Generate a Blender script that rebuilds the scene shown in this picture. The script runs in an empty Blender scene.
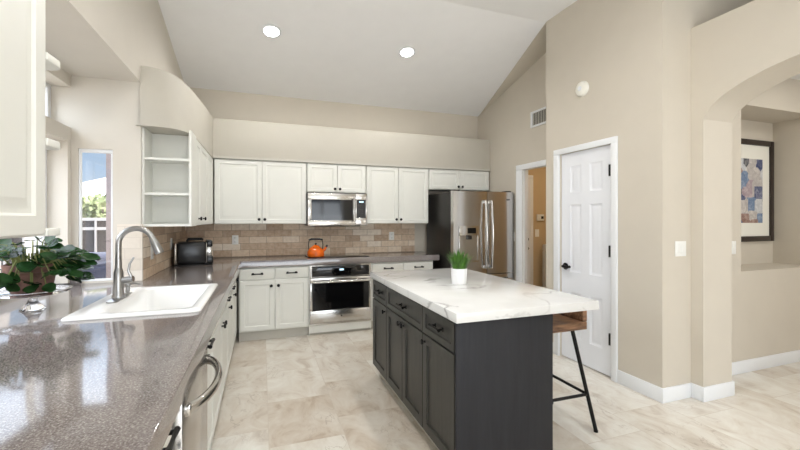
import bpy, bmesh, math, random
from mathutils import Vector, Matrix
random.seed(7)
S = bpy.context.scene
COL = S.collection
PI = math.pi

# ------------------------------------------------------------------ camera
F_PX, HORIZON, CAM_H = 388.0, 219.5, 1.38
YAW = math.atan(138 / 388.0)
cd = bpy.data.cameras.new('camera')
cam = bpy.data.objects.new('camera', cd)
COL.objects.link(cam)
cam.location = (0, 0, CAM_H)
cam.rotation_euler = (PI / 2, 0, -YAW)
cd.sensor_width = 36
cd.lens = 36 * F_PX / 800
cd.shift_y = -(225 - HORIZON) / 800
cd.clip_start = 0.02
cd.clip_end = 200
S.camera = cam

# ------------------------------------------------------------------ world, exposure
S.view_settings.view_transform = 'Standard'
S.view_settings.look = 'None'
S.view_settings.gamma = 1
S.view_settings.exposure = -0.14
try:
    S.view_settings.use_curve_mapping = False
except Exception:
    pass
w = bpy.data.worlds.new('world')
S.world = w
w.use_nodes = True
nt = w.node_tree
nt.nodes.clear()
out = nt.nodes.new('ShaderNodeOutputWorld')
bg = nt.nodes.new('ShaderNodeBackground')
tc = nt.nodes.new('ShaderNodeTexCoord')
sep = nt.nodes.new('ShaderNodeSeparateXYZ')
ramp = nt.nodes.new('ShaderNodeValToRGB')
ramp.color_ramp.elements[0].position = 0.0
ramp.color_ramp.elements[0].color = (0.76, 0.85, 0.95, 1)
ramp.color_ramp.elements[1].position = 0.14
ramp.color_ramp.elements[1].color = (0.50, 0.70, 0.96, 1)
e_ = ramp.color_ramp.elements.new(0.35)
e_.color = (0.80, 0.88, 1.0, 1)
nt.links.new(tc.outputs['Generated'], sep.inputs[0])
nt.links.new(sep.outputs['Z'], ramp.inputs[0])
nt.links.new(ramp.outputs[0], bg.inputs[0])
mr = nt.nodes.new('ShaderNodeMapRange')      # unseen upper sky boosted to strengthen reflections in the worktop
mr.inputs['From Min'].default_value = 0.17
mr.inputs['From Max'].default_value = 0.32
mr.inputs['To Min'].default_value = 1.0
mr.inputs['To Max'].default_value = 4.5
nt.links.new(sep.outputs['Z'], mr.inputs['Value'])
nt.links.new(mr.outputs[0], bg.inputs[1])
nt.links.new(bg.outputs[0], out.inputs[0])

def light(name, kind, loc, energy, size=None, size_y=None, rot=(0, 0, 0), color=(1, 1, 1), **kw):
    ld = bpy.data.lights.new(name, kind)
    ld.energy = energy
    ld.color = color
    if kind == 'AREA':
        ld.shape = 'RECTANGLE'
        ld.size = size
        ld.size_y = size_y or size
    for k, v in kw.items():
        setattr(ld, k, v)
    o = bpy.data.objects.new(name, ld)
    COL.objects.link(o)
    o.location = loc
    o.rotation_euler = rot
    return o

# sun outdoors, high, from behind the house: lights the garden, hardly reaches indoors
light('sun', 'SUN', (0, 0, 10), 6.0, rot=(math.radians(8), math.radians(24), 0), color=(1, 0.95, 0.88), angle=0.02)
# daylight of the wide patio window behind the camera
light('patio_daylight', 'AREA', (0.9, -3.3, 1.2), 140, 3.4, 2.2, (math.radians(135), 0, 0), (0.88, 0.94, 1.0))
# added soft fill under the ceiling behind the camera, no window there
light('ceiling_fill', 'AREA', (0.9, -1.2, 3.44), 25, 3.6, 3.0, (0, 0, 0), (0.95, 0.97, 1.0))
# daylight entering through the sink bay windows
light('bay_daylight', 'AREA', (-2.3, 2.3, 2.7), 75, 2.4, 1.5, (0, -math.radians(58), 0), (0.88, 0.93, 1.0))
# unseen fills added to brighten the niche and arch room; then the hall's lamp
light('niche_fill', 'AREA', (4.55, 1.25, 2.72), 13, 0.5, 0.5, (0, 0, 0), (1.0, 0.97, 0.92))
light('arch_room_fill', 'AREA', (4.7, -2.6, 1.6), 42, 1.6, 1.7, (PI / 2, 0, 0), (0.97, 0.98, 1.0))
light('hall_lamp', 'AREA', (4.1, 4.0, 2.47), 9, 0.5, 0.5, (0, 0, 0), (1.0, 0.80, 0.56))

# ------------------------------------------------------------------ materials
def srgb(r, g, b):
    f = lambda c: (c / 255 / 12.92) if c / 255 <= 0.04045 else ((c / 255 + 0.055) / 1.055) ** 2.4
    return (f(r), f(g), f(b), 1)

class NT:
    def __init__(s, name):
        s.m = bpy.data.materials.new(name)
        s.m.use_nodes = True
        s.t = s.m.node_tree
        s.b = s.t.nodes['Principled BSDF']
    def n(s, kind, **kw):
        x = s.t.nodes.new(kind)
        for k, v in kw.items():
            setattr(x, k, v)
        return x
    def l(s, a, b):
        s.t.links.new(a, b)
    def coord(s, scale=(1, 1, 1), rot=(0, 0, 0), loc=(0, 0, 0), src='Object'):
        c = s.n('ShaderNodeTexCoord')
        mp = s.n('ShaderNodeMapping')
        mp.inputs['Scale'].default_value = scale
        mp.inputs['Rotation'].default_value = rot
        mp.inputs['Location'].default_value = loc
        s.l(c.outputs[src], mp.inputs[0])
        return mp.outputs[0]
    def noise(s, vec, scale, detail=4, rough=0.5, dist=0.0):
        x = s.n('ShaderNodeTexNoise')
        x.inputs['Scale'].default_value = scale
        x.inputs['Detail'].default_value = detail
        x.inputs['Roughness'].default_value = rough
        x.inputs['Distortion'].default_value = dist
        s.l(vec, x.inputs['Vector'])
        return x.outputs['Fac']
    def ramp(s, fac, stops, interp='LINEAR'):
        r = s.n('ShaderNodeValToRGB')
        r.color_ramp.interpolation = interp
        e = r.color_ramp.elements
        while len(e) < len(stops):
            e.new(0.5)
        for i, (p, c) in enumerate(stops):
            e[i].position = p
            e[i].color = c
        s.l(fac, r.inputs[0])
        return r.outputs[0]
    def mix(s, fac, a, b, mode='MIX'):
        x = s.n('ShaderNodeMix', data_type='RGBA', blend_type=mode)
        for v, i in ((fac, 0), (a, 6), (b, 7)):
            if isinstance(v, (int, float, tuple)):
                x.inputs[i].default_value = v
            else:
                s.l(v, x.inputs[i])
        return x.outputs[2]
    def bump(s, h, strength=0.2, dist=0.01):
        x = s.n('ShaderNodeBump')
        x.inputs['Strength'].default_value = strength
        x.inputs['Distance'].default_value = dist
        s.l(h, x.inputs['Height'])
        s.l(x.outputs[0], s.b.inputs['Normal'])
    def col(s, c):
        if isinstance(c, tuple):
            s.b.inputs['Base Color'].default_value = c
        else:
            s.l(c, s.b.inputs['Base Color'])
    def set(s, **kw):
        for k, v in kw.items():
            s.b.inputs[k.replace('_', ' ')].default_value = v
        return s

def simple(name, c, rough=0.5, metal=0.0, var=0.04, vs=6.0, bump=0.0, **kw):
    t = NT(name)
    v = t.coord()
    n = t.noise(v, vs, 3)
    a = tuple(x * (1 - var) for x in c[:3]) + (1,)
    b = tuple(min(1, x * (1 + var)) for x in c[:3]) + (1,)
    t.col(t.ramp(n, [(0.3, a), (0.7, b)]))
    t.set(Roughness=rough, Metallic=metal)
    if bump:
        t.bump(t.noise(v, 90, 2), bump, 0.004)
    for k, val in kw.items():
        t.b.inputs[k.replace('_', ' ')].default_value = val
    return t.m

M = {}
M['wall'] = simple('daylit_wall_paint', srgb(216, 210, 199), 0.75, var=0.012, bump=0.12)  # the tan wall paint with daylight put in as a lighter, cooler colour
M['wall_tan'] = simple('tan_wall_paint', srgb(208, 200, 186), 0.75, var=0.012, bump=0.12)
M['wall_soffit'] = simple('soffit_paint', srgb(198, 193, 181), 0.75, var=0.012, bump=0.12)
M['ceiling'] = simple('ceiling_paint', srgb(243, 243, 243), 0.85, var=0.01, bump=0.12)
M['cream'] = simple('cream_cabinet_paint', srgb(230, 230, 223), 0.38, var=0.012)
M['trim'] = simple('white_trim_paint', srgb(234, 236, 238), 0.35, var=0.01)
M['kick'] = simple('grey_beige_kick', srgb(196, 192, 182), 0.5, var=0.02)
M['black'] = simple('black_iron', srgb(26, 25, 25), 0.38, 0.6, var=0.05)
M['blackplastic'] = simple('black_plastic', srgb(22, 23, 26), 0.25, 0.0, var=0.05)
M['blackglass'] = simple('black_glass', srgb(10, 10, 12), 0.06, 0.0, var=0.05)
M['porcelain'] = simple('white_porcelain', srgb(244, 244, 242), 0.12, var=0.005)
M['plastic'] = simple('white_plastic', srgb(238, 238, 234), 0.35, var=0.01)
M['pot'] = simple('white_ceramic', srgb(240, 240, 240), 0.3, var=0.01)
M['orange'] = simple('orange_enamel', srgb(228, 104, 22), 0.15, var=0.25, vs=14)
M['chrome'] = simple('brushed_nickel', srgb(166, 165, 163), 0.3, 1.0, var=0.03)
M['darkgrey'] = simple('dark_grey_metal', srgb(58, 56, 54), 0.35, 0.7, var=0.04)
M['stucco'] = simple('grey_mauve_stucco', srgb(150, 138, 138), 0.9, var=0.08, vs=20, bump=0.4)
M['gardenwall'] = simple('garden_block_wall', srgb(205, 196, 186), 0.9, var=0.06, bump=0.3)
M['gravel'] = simple('garden_gravel', srgb(190, 175, 158), 0.95, var=0.15, vs=40, bump=0.5)
M['bluecover'] = simple('navy_vinyl_cover', srgb(30, 38, 66), 0.45, var=0.2, vs=5)
M['rail'] = simple('grey_rail_paint', srgb(200, 196, 194), 0.5, var=0.02)
M['slatgrey'] = simple('grey_fence_screen', srgb(66, 60, 62), 0.8, var=0.1, vs=12)
M['rooftile'] = simple('pale_roof_tiles', srgb(225, 212, 204), 0.8, var=0.1, vs=30, bump=0.5)
M['bark'] = simple('bark', srgb(110, 92, 74), 0.9, var=0.2, vs=20, bump=0.4)
M['soil'] = simple('potting_soil', srgb(52, 38, 30), 0.95, var=0.3, vs=60, bump=0.5)
M['stem'] = simple('green_stem', srgb(120, 128, 70), 0.6, var=0.1)
M['orangewall'] = simple('hall_wall_paint', srgb(205, 182, 146), 0.8, var=0.01, bump=0.1)
M['doorpaint'] = simple('white_door_paint', srgb(236, 238, 243), 0.32, var=0.008)
M['mat'] = simple('white_picture_mat', srgb(238, 236, 226), 0.8, var=0.01)
M['frameblack'] = simple('espresso_frame', srgb(44, 34, 30), 0.35, var=0.1, vs=10)
M['whitebox'] = simple('white_enamel', srgb(228, 226, 220), 0.3, var=0.01)
M['darkvoid'] = simple('dark_recess', srgb(30, 30, 30), 0.8, var=0.05)

def steel(name, base, rough, vertical=True, streak=0.06):
    t = NT(name)
    v = t.coord((220, 220, 1.5) if vertical else (1.5, 1.5, 220))
    n = t.noise(v, 1.0, 2)
    t.col(t.ramp(n, [(0.3, tuple(x * (1 - streak) for x in base[:3]) + (1,)), (0.7, base)]))
    t.set(Metallic=1.0, Roughness=rough)
    big = t.noise(t.coord((1, 1, 0.35)), 4.5, 1)
    t.bump(big, 0.12, 0.05)
    return t.m
M['steel'] = steel('stainless_steel', srgb(200, 198, 196), 0.22)
M['steelh'] = steel('stainless_steel_brushed_across', srgb(200, 197, 192), 0.2, False)

def granite():
    t = NT('speckled_granite')
    v = t.coord()
    n1 = t.noise(v, 200, 2, 0.7)
    n2 = t.noise(v, 3, 3)
    base = t.ramp(n1, [(0.32, srgb(74, 67, 66)), (0.45, srgb(112, 104, 101)), (0.55, srgb(130, 122, 119)), (0.70, srgb(184, 178, 176))])
    vor = t.n('ShaderNodeTexVoronoi')
    vor.inputs['Scale'].default_value = 260
    t.l(v, vor.inputs['Vector'])
    sp = t.ramp(vor.outputs['Distance'], [(0.18, (1, 1, 1, 1)), (0.26, (0, 0, 0, 1))])
    c = t.mix(0.10, base, srgb(112, 101, 95))
    c = t.mix(t.ramp(n2, [(0.35, (0, 0, 0, 1)), (0.65, (0.25, 0.25, 0.25, 1))]), c, srgb(138, 129, 125))
    c2 = t.mix(sp, c, srgb(86, 70, 62))
    c = t.mix(0.30, c, c2)
    t.col(c)
    t.set(Roughness=0.08, IOR=1.8)
    return t.m
M['granite'] = granite()

def marble():
    t = NT('white_veined_quartz')
    v = t.coord((1, 1, 1), rot=(0, 0, 0.5))
    warp = t.noise(v, 1.6, 5, 0.55)
    w_ = t.n('ShaderNodeTexNoise')
    w_.inputs['Scale'].default_value = 1.25
    w_.inputs['Detail'].default_value = 6
    w_.inputs['Roughness'].default_value = 0.5
    w_.inputs['Distortion'].default_value = 1.1
    t.l(v, w_.inputs['Vector'])
    vein = t.ramp(w_.outputs['Fac'], [(0.486, (0, 0, 0, 1)), (0.498, (0.8, 0.8, 0.8, 1)), (0.502, (0.8, 0.8, 0.8, 1)), (0.516, (0, 0, 0, 1))])
    mask = t.ramp(warp, [(0.46, (0, 0, 0, 1)), (0.60, (1, 1, 1, 1))])
    f = t.mix(1.0, vein, mask, 'MULTIPLY')
    base = t.ramp(t.noise(v, 2.5, 4), [(0.3, srgb(212, 211, 208)), (0.7, srgb(228, 228, 226))])
    t.col(t.mix(f, base, srgb(158, 155, 152)))
    t.set(Roughness=0.14)
    return t.m
M['marble'] = marble()

def travertine_floor():
    t = NT('travertine_floor_tiles')
    v = t.coord((1, 1, 1), rot=(0, 0, PI / 2), loc=(0.03, -0.04 + 0.46, 0))
    br = t.n('ShaderNodeTexBrick')
    br.offset = 0.37
    br.inputs['Scale'].default_value = 1.0
    br.inputs['Brick Width'].default_value = 0.61
    br.inputs['Row Height'].default_value = 0.46
    br.inputs['Mortar Size'].default_value = 0.0022
    br.inputs['Mortar Smooth'].default_value = 0.3
    br.inputs['Bias'].default_value = 0.0
    br.inputs['Color1'].default_value = (0.0, 0.0, 0.0, 1)
    br.inputs['Color2'].default_value = (1, 1, 1, 1)
    br.inputs['Mortar'].default_value = (0.5, 0.5, 0.5, 1)
    t.l(v, br.inputs['Vector'])
    tone = t.ramp(br.outputs['Color'], [(0.0, srgb(190, 172, 150)), (0.3, srgb(214, 205, 191)), (0.7, srgb(225, 220, 210)), (1.0, srgb(232, 229, 221))])
    vm = t.n('ShaderNodeVectorMath', operation='SCALE')
    vm.inputs[3].default_value = 7.0
    t.l(br.outputs['Color'], vm.inputs[0])
    va = t.n('ShaderNodeVectorMath', operation='ADD')
    t.l(v, va.inputs[0])
    t.l(vm.outputs[0], va.inputs[1])
    st = t.n('ShaderNodeMapping')
    st.inputs['Scale'].default_value = (1.1, 1.6, 1)
    t.l(va.outputs[0], st.inputs[0])
    cloud = t.noise(st.outputs[0], 3.0, 8, 0.62, 0.9)
    cm = t.ramp(cloud, [(0.34, srgb(176, 158, 138)), (0.44, srgb(210, 200, 186)), (0.54, srgb(224, 219, 209)), (0.70, srgb(242, 240, 233))])
    c = t.mix(0.55, tone, cm)
    vein = t.noise(st.outputs[0], 2.3, 9, 0.6, 1.6)
    vr = t.ramp(vein, [(0.485, (0, 0, 0, 1)), (0.498, (1, 1, 1, 1)), (0.512, (0, 0, 0, 1))])
    vmk = t.mix(1.0, vr, t.ramp(t.noise(va.outputs[0], 2.0, 2), [(0.5, (0, 0, 0, 1)), (0.62, (0.55, 0.55, 0.55, 1))]), 'MULTIPLY')
    c = t.mix(vmk, c, srgb(148, 128, 108))
    c = t.mix(t.mix(1.0, br.outputs['Fac'], (0.75, 0.75, 0.75, 1), 'MULTIPLY'), c, srgb(196, 184, 168))
    t.col(c)
    t.set(Roughness=0.3)
    return t.m
M['floor'] = travertine_floor()

def subway(name, axis, light_=False):
    """tumbled travertine subway tiles; axis = world axis the rows run along"""
    t = NT(name)
    c = t.n('ShaderNodeTexCoord')
    sp = t.n('ShaderNodeSeparateXYZ')
    t.l(c.outputs['Object'], sp.inputs[0])
    cb = t.n('ShaderNodeCombineXYZ')
    t.l(sp.outputs['X' if axis == 'x' else 'Y'], cb.inputs[0])
    t.l(sp.outputs['Z'], cb.inputs[1])
    mp = t.n('ShaderNodeMapping')
    mp.inputs['Location'].default_value = (0.05, -0.914, 0)
    t.l(cb.outputs[0], mp.inputs[0])
    v = mp.outputs[0]
    br = t.n('ShaderNodeTexBrick')
    br.inputs['Scale'].default_value = 1.0
    br.inputs['Brick Width'].default_value = 0.205
    br.inputs['Row Height'].default_value = 0.0825
    br.inputs['Mortar Size'].default_value = 0.003
    br.inputs['Mortar Smooth'].default_value = 0.4
    br.inputs['Color1'].default_value = (0, 0, 0, 1)
    br.inputs['Color2'].default_value = (1, 1, 1, 1)
    br.inputs['Mortar'].default_value = (0.5, 0.5, 0.5, 1)
    t.l(v, br.inputs['Vector'])
    if light_:
        st = [(0.0, srgb(224, 214, 200)), (1.0, srgb(238, 231, 220))]
    else:
        st = [(0.0, srgb(180, 150, 124)), (0.3, srgb(214, 188, 160)), (0.65, srgb(236, 216, 192)), (1.0, srgb(250, 240, 226))]
    tone = t.ramp(br.outputs['Color'], st)
    n = t.noise(v, 22, 5, 0.6)
    mot = t.ramp(n, [(0.3, srgb(164, 138, 114)), (0.55, srgb(216, 198, 176)), (0.75, srgb(236, 224, 206))])
    cc = t.mix(0.12 if light_ else 0.35, tone, mot)
    cc = t.mix(br.outputs['Fac'], cc, srgb(214, 204, 190) if light_ else srgb(164, 144, 124))
    t.col(cc)
    t.set(Roughness=0.6)
    inv = t.n('ShaderNodeMath', operation='SUBTRACT')
    inv.inputs[0].default_value = 1.0
    t.l(br.outputs['Fac'], inv.inputs[1])
    t.bump(inv.outputs[0], 0.5, 0.004)
    return t.m
M['subway_x'] = subway('tumbled_travertine_tile', 'x')
M['subway_y'] = subway('tumbled_travertine_tile_side', 'y')
M['subway_light'] = subway('pale_travertine_tile', 'x', True)

def wood(name, c1, c2, rough, axis_scale, bump=0.1):
    t = NT(name)
    v = t.coord(axis_scale)
    n = t.noise(v, 3.0, 6, 0.6, 0.6)
    t.col(t.ramp(n, [(0.3, c1), (0.7, c2)]))
    t.set(Roughness=rough)
    if 'charcoal' in name:
        t.b.inputs['Specular IOR Level'].default_value = 0.25
    t.bump(n, bump, 0.003)
    return t.m
M['charcoal'] = wood('charcoal_stained_wood', srgb(50, 49, 46), srgb(64, 63, 59), 0.36, (9, 9, 0.8), 0.05)
M['charcoal_panel'] = wood('charcoal_end_panel', srgb(36, 36, 39), srgb(44, 44, 47), 0.55, (9, 9, 0.8), 0.05)
M['walnut'] = wood('reclaimed_wood', srgb(62, 38, 24), srgb(150, 112, 82), 0.45, (2.5, 22, 22), 0.25)
M['terracotta'] = wood('weathered_terracotta', srgb(78, 52, 44), srgb(134, 98, 86), 0.7, (6, 6, 6), 0.2)
M['leaf'] = simple('glossy_green_leaf', srgb(52, 90, 48), 0.25, var=0.35, vs=18)
M['grassblade'] = simple('bright_green_blade', srgb(72, 116, 36), 0.45, var=0.5, vs=30)
M['treeleaf'] = simple('olive_tree_leaf', srgb(150, 158, 110), 0.6, var=0.35, vs=3)

def glass_pane(name, tint=(1, 1, 1, 1), refl=0.08):
    t = NT(name)
    t.t.nodes.remove(t.b)
    o = [x for x in t.t.nodes if x.type == 'OUTPUT_MATERIAL'][0]
    tr = t.n('ShaderNodeBsdfTransparent')
    tr.inputs[0].default_value = tint
    gl = t.n('ShaderNodeBsdfGlossy')
    gl.inputs['Roughness'].default_value = 0.02
    mx = t.n('ShaderNodeMixShader')
    mx.inputs[0].default_value = refl
    t.l(tr.outputs[0], mx.inputs[1])
    t.l(gl.outputs[0], mx.inputs[2])
    t.l(mx.outputs[0], o.inputs[0])
    return t.m
M['glass'] = glass_pane('window_glass')
g_ = NT('clear_glass')
g_.set(Roughness=0.02, IOR=1.35)
g_.b.inputs['Transmission Weight'].default_value = 1.0
g_.col(g_.ramp(g_.noise(g_.coord(), 3, 1), [(0, (0.96, 0.98, 0.98, 1)), (1, (1, 1, 1, 1))]))
M['crystal'] = g_.m

def emis(name, c, s):
    t = NT(name)
    n = t.noise(t.coord(), 2, 1)
    t.col(t.ramp(n, [(0, c), (1, c)]))
    t.b.inputs['Emission Color'].default_value = c
    t.b.inputs['Emission Strength'].default_value = s
    return t.m
M['lamp'] = emis('lit_lamp_lens', (1, 0.99, 0.96, 1), 25)
M['clock'] = emis('clock_digits', (0.6, 0.85, 1, 1), 1.2)

def art():
    t = NT('abstract_painting')
    c = t.n('ShaderNodeTexCoord')
    sp = t.n('ShaderNodeSeparateXYZ')
    t.l(c.outputs['Object'], sp.inputs[0])
    cb = t.n('ShaderNodeCombineXYZ')
    t.l(sp.outputs['X'], cb.inputs[0])
    t.l(sp.outputs['Z'], cb.inputs[1])
    vo = t.n('ShaderNodeTexVoronoi', distance='CHEBYCHEV')
    vo.inputs['Scale'].default_value = 6.5
    t.l(cb.outputs[0], vo.inputs['Vector'])
    s2 = t.n('ShaderNodeSeparateColor')
    t.l(vo.outputs['Color'], s2.inputs[0])
    pal = t.ramp(s2.outputs[0], [(0.0, srgb(28, 52, 110)), (0.16, srgb(96, 130, 170)), (0.32, srgb(206, 198, 190)), (0.48, srgb(150, 104, 78)),
                                (0.60, srgb(184, 160, 164)), (0.74, srgb(24, 24, 34)), (0.88, srgb(214, 216, 218))], 'CONSTANT')
    n = t.noise(cb.outputs[0], 14, 6, 0.7, 1.2)
    t.col(t.mix(0.35, pal, t.ramp(n, [(0.34, srgb(40, 46, 70)), (0.5, srgb(150, 150, 158)), (0.66, srgb(232, 230, 226))])))
    t.set(Roughness=0.6)
    return t.m
M['art'] = art()

# ------------------------------------------------------------------ mesh helpers
class MB:
    def __init__(s):
        s.bm = bmesh.new()
    def add(s, verts, faces, mat=None):
        vs = [s.bm.verts.new(mat @ Vector(v) if mat else v) for v in verts]
        for f in faces:
            try:
                s.bm.faces.new([vs[i] for i in f])
            except ValueError:
                pass
        return vs
    def box(s, x0, x1, y0, y1, z0, z1, bev=0.0, mat=None):
        x0, x1 = min(x0, x1), max(x0, x1)
        y0, y1 = min(y0, y1), max(y0, y1)
        z0, z1 = min(z0, z1), max(z0, z1)
        t = bmesh.new()
        v = [t.verts.new(p) for p in ((x0, y0, z0), (x1, y0, z0), (x1, y1, z0), (x0, y1, z0), (x0, y0, z1), (x1, y0, z1), (x1, y1, z1), (x0, y1, z1))]
        for f in ((3, 2, 1, 0), (4, 5, 6, 7), (0, 1, 5, 4), (1, 2, 6, 5), (2, 3, 7, 6), (3, 0, 4, 7)):
            t.faces.new([v[i] for i in f])
        if bev:
            b = min(bev, 0.45 * min(x1 - x0, y1 - y0, z1 - z0))
            bmesh.ops.bevel(t, geom=list(t.edges), offset=b, segments=2, profile=0.5, affect='EDGES')
        s.merge(t, mat)
        return s
    def merge(s, t, mat=None):
        if mat:
            bmesh.ops.transform(t, matrix=mat, verts=t.verts)
        me = bpy.data.meshes.new('tmp')
        t.to_mesh(me)
        t.free()
        s.bm.from_mesh(me)
        bpy.data.meshes.remove(me)
    def lathe(s, prof, n=24, mat=None, cx=0, cy=0):
        """prof: list of (r, z); closed at r == 0 ends"""
        t = bmesh.new()
        rings = []
        for r, z in prof:
            if r < 1e-6:
                rings.append([t.verts.new((cx, cy, z))])
            else:
                rings.append([t.verts.new((cx + r * math.cos(2 * PI * i / n), cy + r * math.sin(2 * PI * i / n), z)) for i in range(n)])
        for a, b in zip(rings, rings[1:]):
            for i in range(n):
                j = (i + 1) % n
                if len(a) == 1 and len(b) == 1:
                    continue
                if len(a) == 1:
                    t.faces.new((a[0], b[i], b[j]))
                elif len(b) == 1:
                    t.faces.new((a[i], a[j], b[0]))
                else:
                    t.faces.new((a[i], a[j], b[j], b[i]))
        s.merge(t, mat)
        return s
    def tube(s, pts, r, n=12, mat=None, cap=True):
        """tube along pts; r a number or a list; r may hold (rx, ry) pairs"""
        pts = [Vector(p) for p in pts]
        t = bmesh.new()
        rings = []
        up = None
        for i, p in enumerate(pts):
            d = (pts[min(i + 1, len(pts) - 1)] - pts[max(i - 1, 0)]).normalized()
            if up is None:
                up = Vector((0, 0, 1)) if abs(d.z) < 0.9 else Vector((1, 0, 0))
            a = d.cross(up)
            if a.length < 1e-4:
                a = d.orthogonal()
            a.normalize()
            up = a.cross(d).normalized()
            rr = r[i] if isinstance(r, (list, tuple)) else r
            ra, rb = rr if isinstance(rr, tuple) else (rr, rr)
            rings.append([t.verts.new(p + a * (ra * math.cos(2 * PI * k / n)) + up * (rb * math.sin(2 * PI * k / n))) for k in range(n)])
        for A, B in zip(rings, rings[1:]):
            for k in range(n):
                j = (k + 1) % n
                t.faces.new((A[k], A[j], B[j], B[k]))
        if cap:
            t.faces.new(rings[0][::-1])
            t.faces.new(rings[-1])
        s.merge(t, mat)
        return s
    def prism(s, poly, z0, z1, bev=0.0, mat=None):
        """poly in xy, extruded in z"""
        t = bmesh.new()
        n = len(poly)
        a = [t.verts.new((p[0], p[1], z0)) for p in poly]
        b = [t.verts.new((p[0], p[1], z1)) for p in poly]
        t.faces.new(a[::-1])
        t.faces.new(b)
        for i in range(n):
            j = (i + 1) % n
            t.faces.new((a[i], a[j], b[j], b[i]))
        if bev:
            bmesh.ops.bevel(t, geom=list(t.edges), offset=bev, segments=2, profile=0.5, affect='EDGES')
        s.merge(t, mat)
        return s
    def build(s, name, mat, parent=None, smooth=True, angle=35):
        bm = s.bm
        bmesh.ops.recalc_face_normals(bm, faces=bm.faces)
        off = Vector((0, 0, 0))
        if parent is not None:
            p = parent
            while p:
                off += Vector(p.location)
                p = p.parent
        if parent is not None and off.length:
            bmesh.ops.translate(bm, verts=bm.verts, vec=-off)
        me = bpy.data.meshes.new(name)
        bm.to_mesh(me)
        bm.free()
        me.materials.append(mat)
        o = bpy.data.objects.new(name, me)
        COL.objects.link(o)
        if parent is not None:
            o.parent = parent
        if smooth:
            me.shade_smooth()
            try:
                me.set_sharp_from_angle(angle=math.radians(angle))
            except Exception:
                pass
        return o

def B(name, mat, parent, *boxes, bev=0.0):
    m = MB()
    for b in boxes:
        m.box(*b, bev=bev)
    return m.build(name, mat, parent)

def tag(o, label=None, cat=None, group=None, kind=None):
    if label:
        o['label'] = label
    if cat:
        o['category'] = cat
    if group:
        o['group'] = group
    if kind:
        o['kind'] = kind
    return o

def thing(name, label, cat, loc=(0, 0, 0), group=None):
    o = bpy.data.objects.new(name, None)
    o.empty_display_size = 0.05
    COL.objects.link(o)
    o.location = loc
    return tag(o, label, cat, group)

def struct(o, label, cat):
    return tag(o, label, cat, kind='structure')

def copy_tree(o, loc=None, parent=None):
    c = o.copy()
    COL.objects.link(c)
    if parent is not None:
        c.parent = parent
    if loc is not None:
        c.location = loc
    for ch in list(o.children):
        copy_tree(ch, None, c)
    return c

def frame_mat(origin, u, n):
    """local x -> u, local y -> n (outward), local z -> up"""
    u, n = Vector(u), Vector(n)
    z = Vector((0, 0, 1))
    m = Matrix(((u.x, n.x, z.x, origin[0]), (u.y, n.y, z.y, origin[1]), (u.z, n.z, z.z, origin[2]), (0, 0, 0, 1)))
    return m

def panel_door(m, mat, w, h, t=0.02, style='raised', fr=0.06):
    """cabinet door in local x 0..w, y 0..t (outward), z 0..h"""
    if style == 'flat':
        m.box(0, w, 0, t, 0, h, 0.003, mat)
        return
    if style == 'raised':
        prof = [(0, 0), (0, t - 0.004), (0.004, t), (fr - 0.006, t), (fr, t - 0.007), (fr + 0.012, t - 0.008), (fr + 0.034, t - 0.001), (fr + 0.038, t - 0.001)]
    else:
        prof = [(0, 0), (0, t - 0.002), (0.002, t), (fr, t), (fr + 0.004, t - 0.011)]
    verts, faces = [], []
    for ins, d in prof:
        verts += [(ins, d, ins), (w - ins, d, ins), (w - ins, d, h - ins), (ins, d, h - ins)]
    for k in range(len(prof) - 1):
        for i in range(4):
            j = (i + 1) % 4
            faces.append((4 * k + i, 4 * k + j, 4 * k + 4 + j, 4 * k + 4 + i))
    faces.append((3, 2, 1, 0))
    k = 4 * (len(prof) - 1)
    faces.append((k, k + 1, k + 2, k + 3))
    m.add(verts, faces, mat)

def knob_mesh(m, mat, u, v, r=0.017):
    # knob on a door face; local y outward
    rot = Matrix.Translation((u, 0, v)) @ Matrix.Rotation(-PI / 2, 4, 'X')
    m.lathe([(0, 0), (0.009, 0), (0.006, 0.004), (0.005, 0.012), (r, 0.018), (r, 0.026), (r * 0.7, 0.03), (0, 0.03)], 14, mat @ rot)

def pull_mesh(m, mat, u, v, L=0.10):
    # bar pull with two posts and waisted bar, centred at u, v
    for s_ in (-1, 1):
        m.box(u + s_ * L * 0.38 - 0.006, u + s_ * L * 0.38 + 0.006, 0, 0.028, v - 0.006, v + 0.006, 0.002, mat)
        m.box(u + s_ * L * 0.38 - 0.011, u + s_ * L * 0.38 + 0.011, 0, 0.005, v - 0.012, v + 0.012, 0.001, mat)
    n = 9
    pts = [(u - L / 2 + L * i / (n - 1), 0.030, v) for i in range(n)]
    rad = [0.0095 - 0.003 * math.sin(PI * i / (n - 1)) for i in range(n)]
    m.tube(pts, rad, 8, mat)

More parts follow.
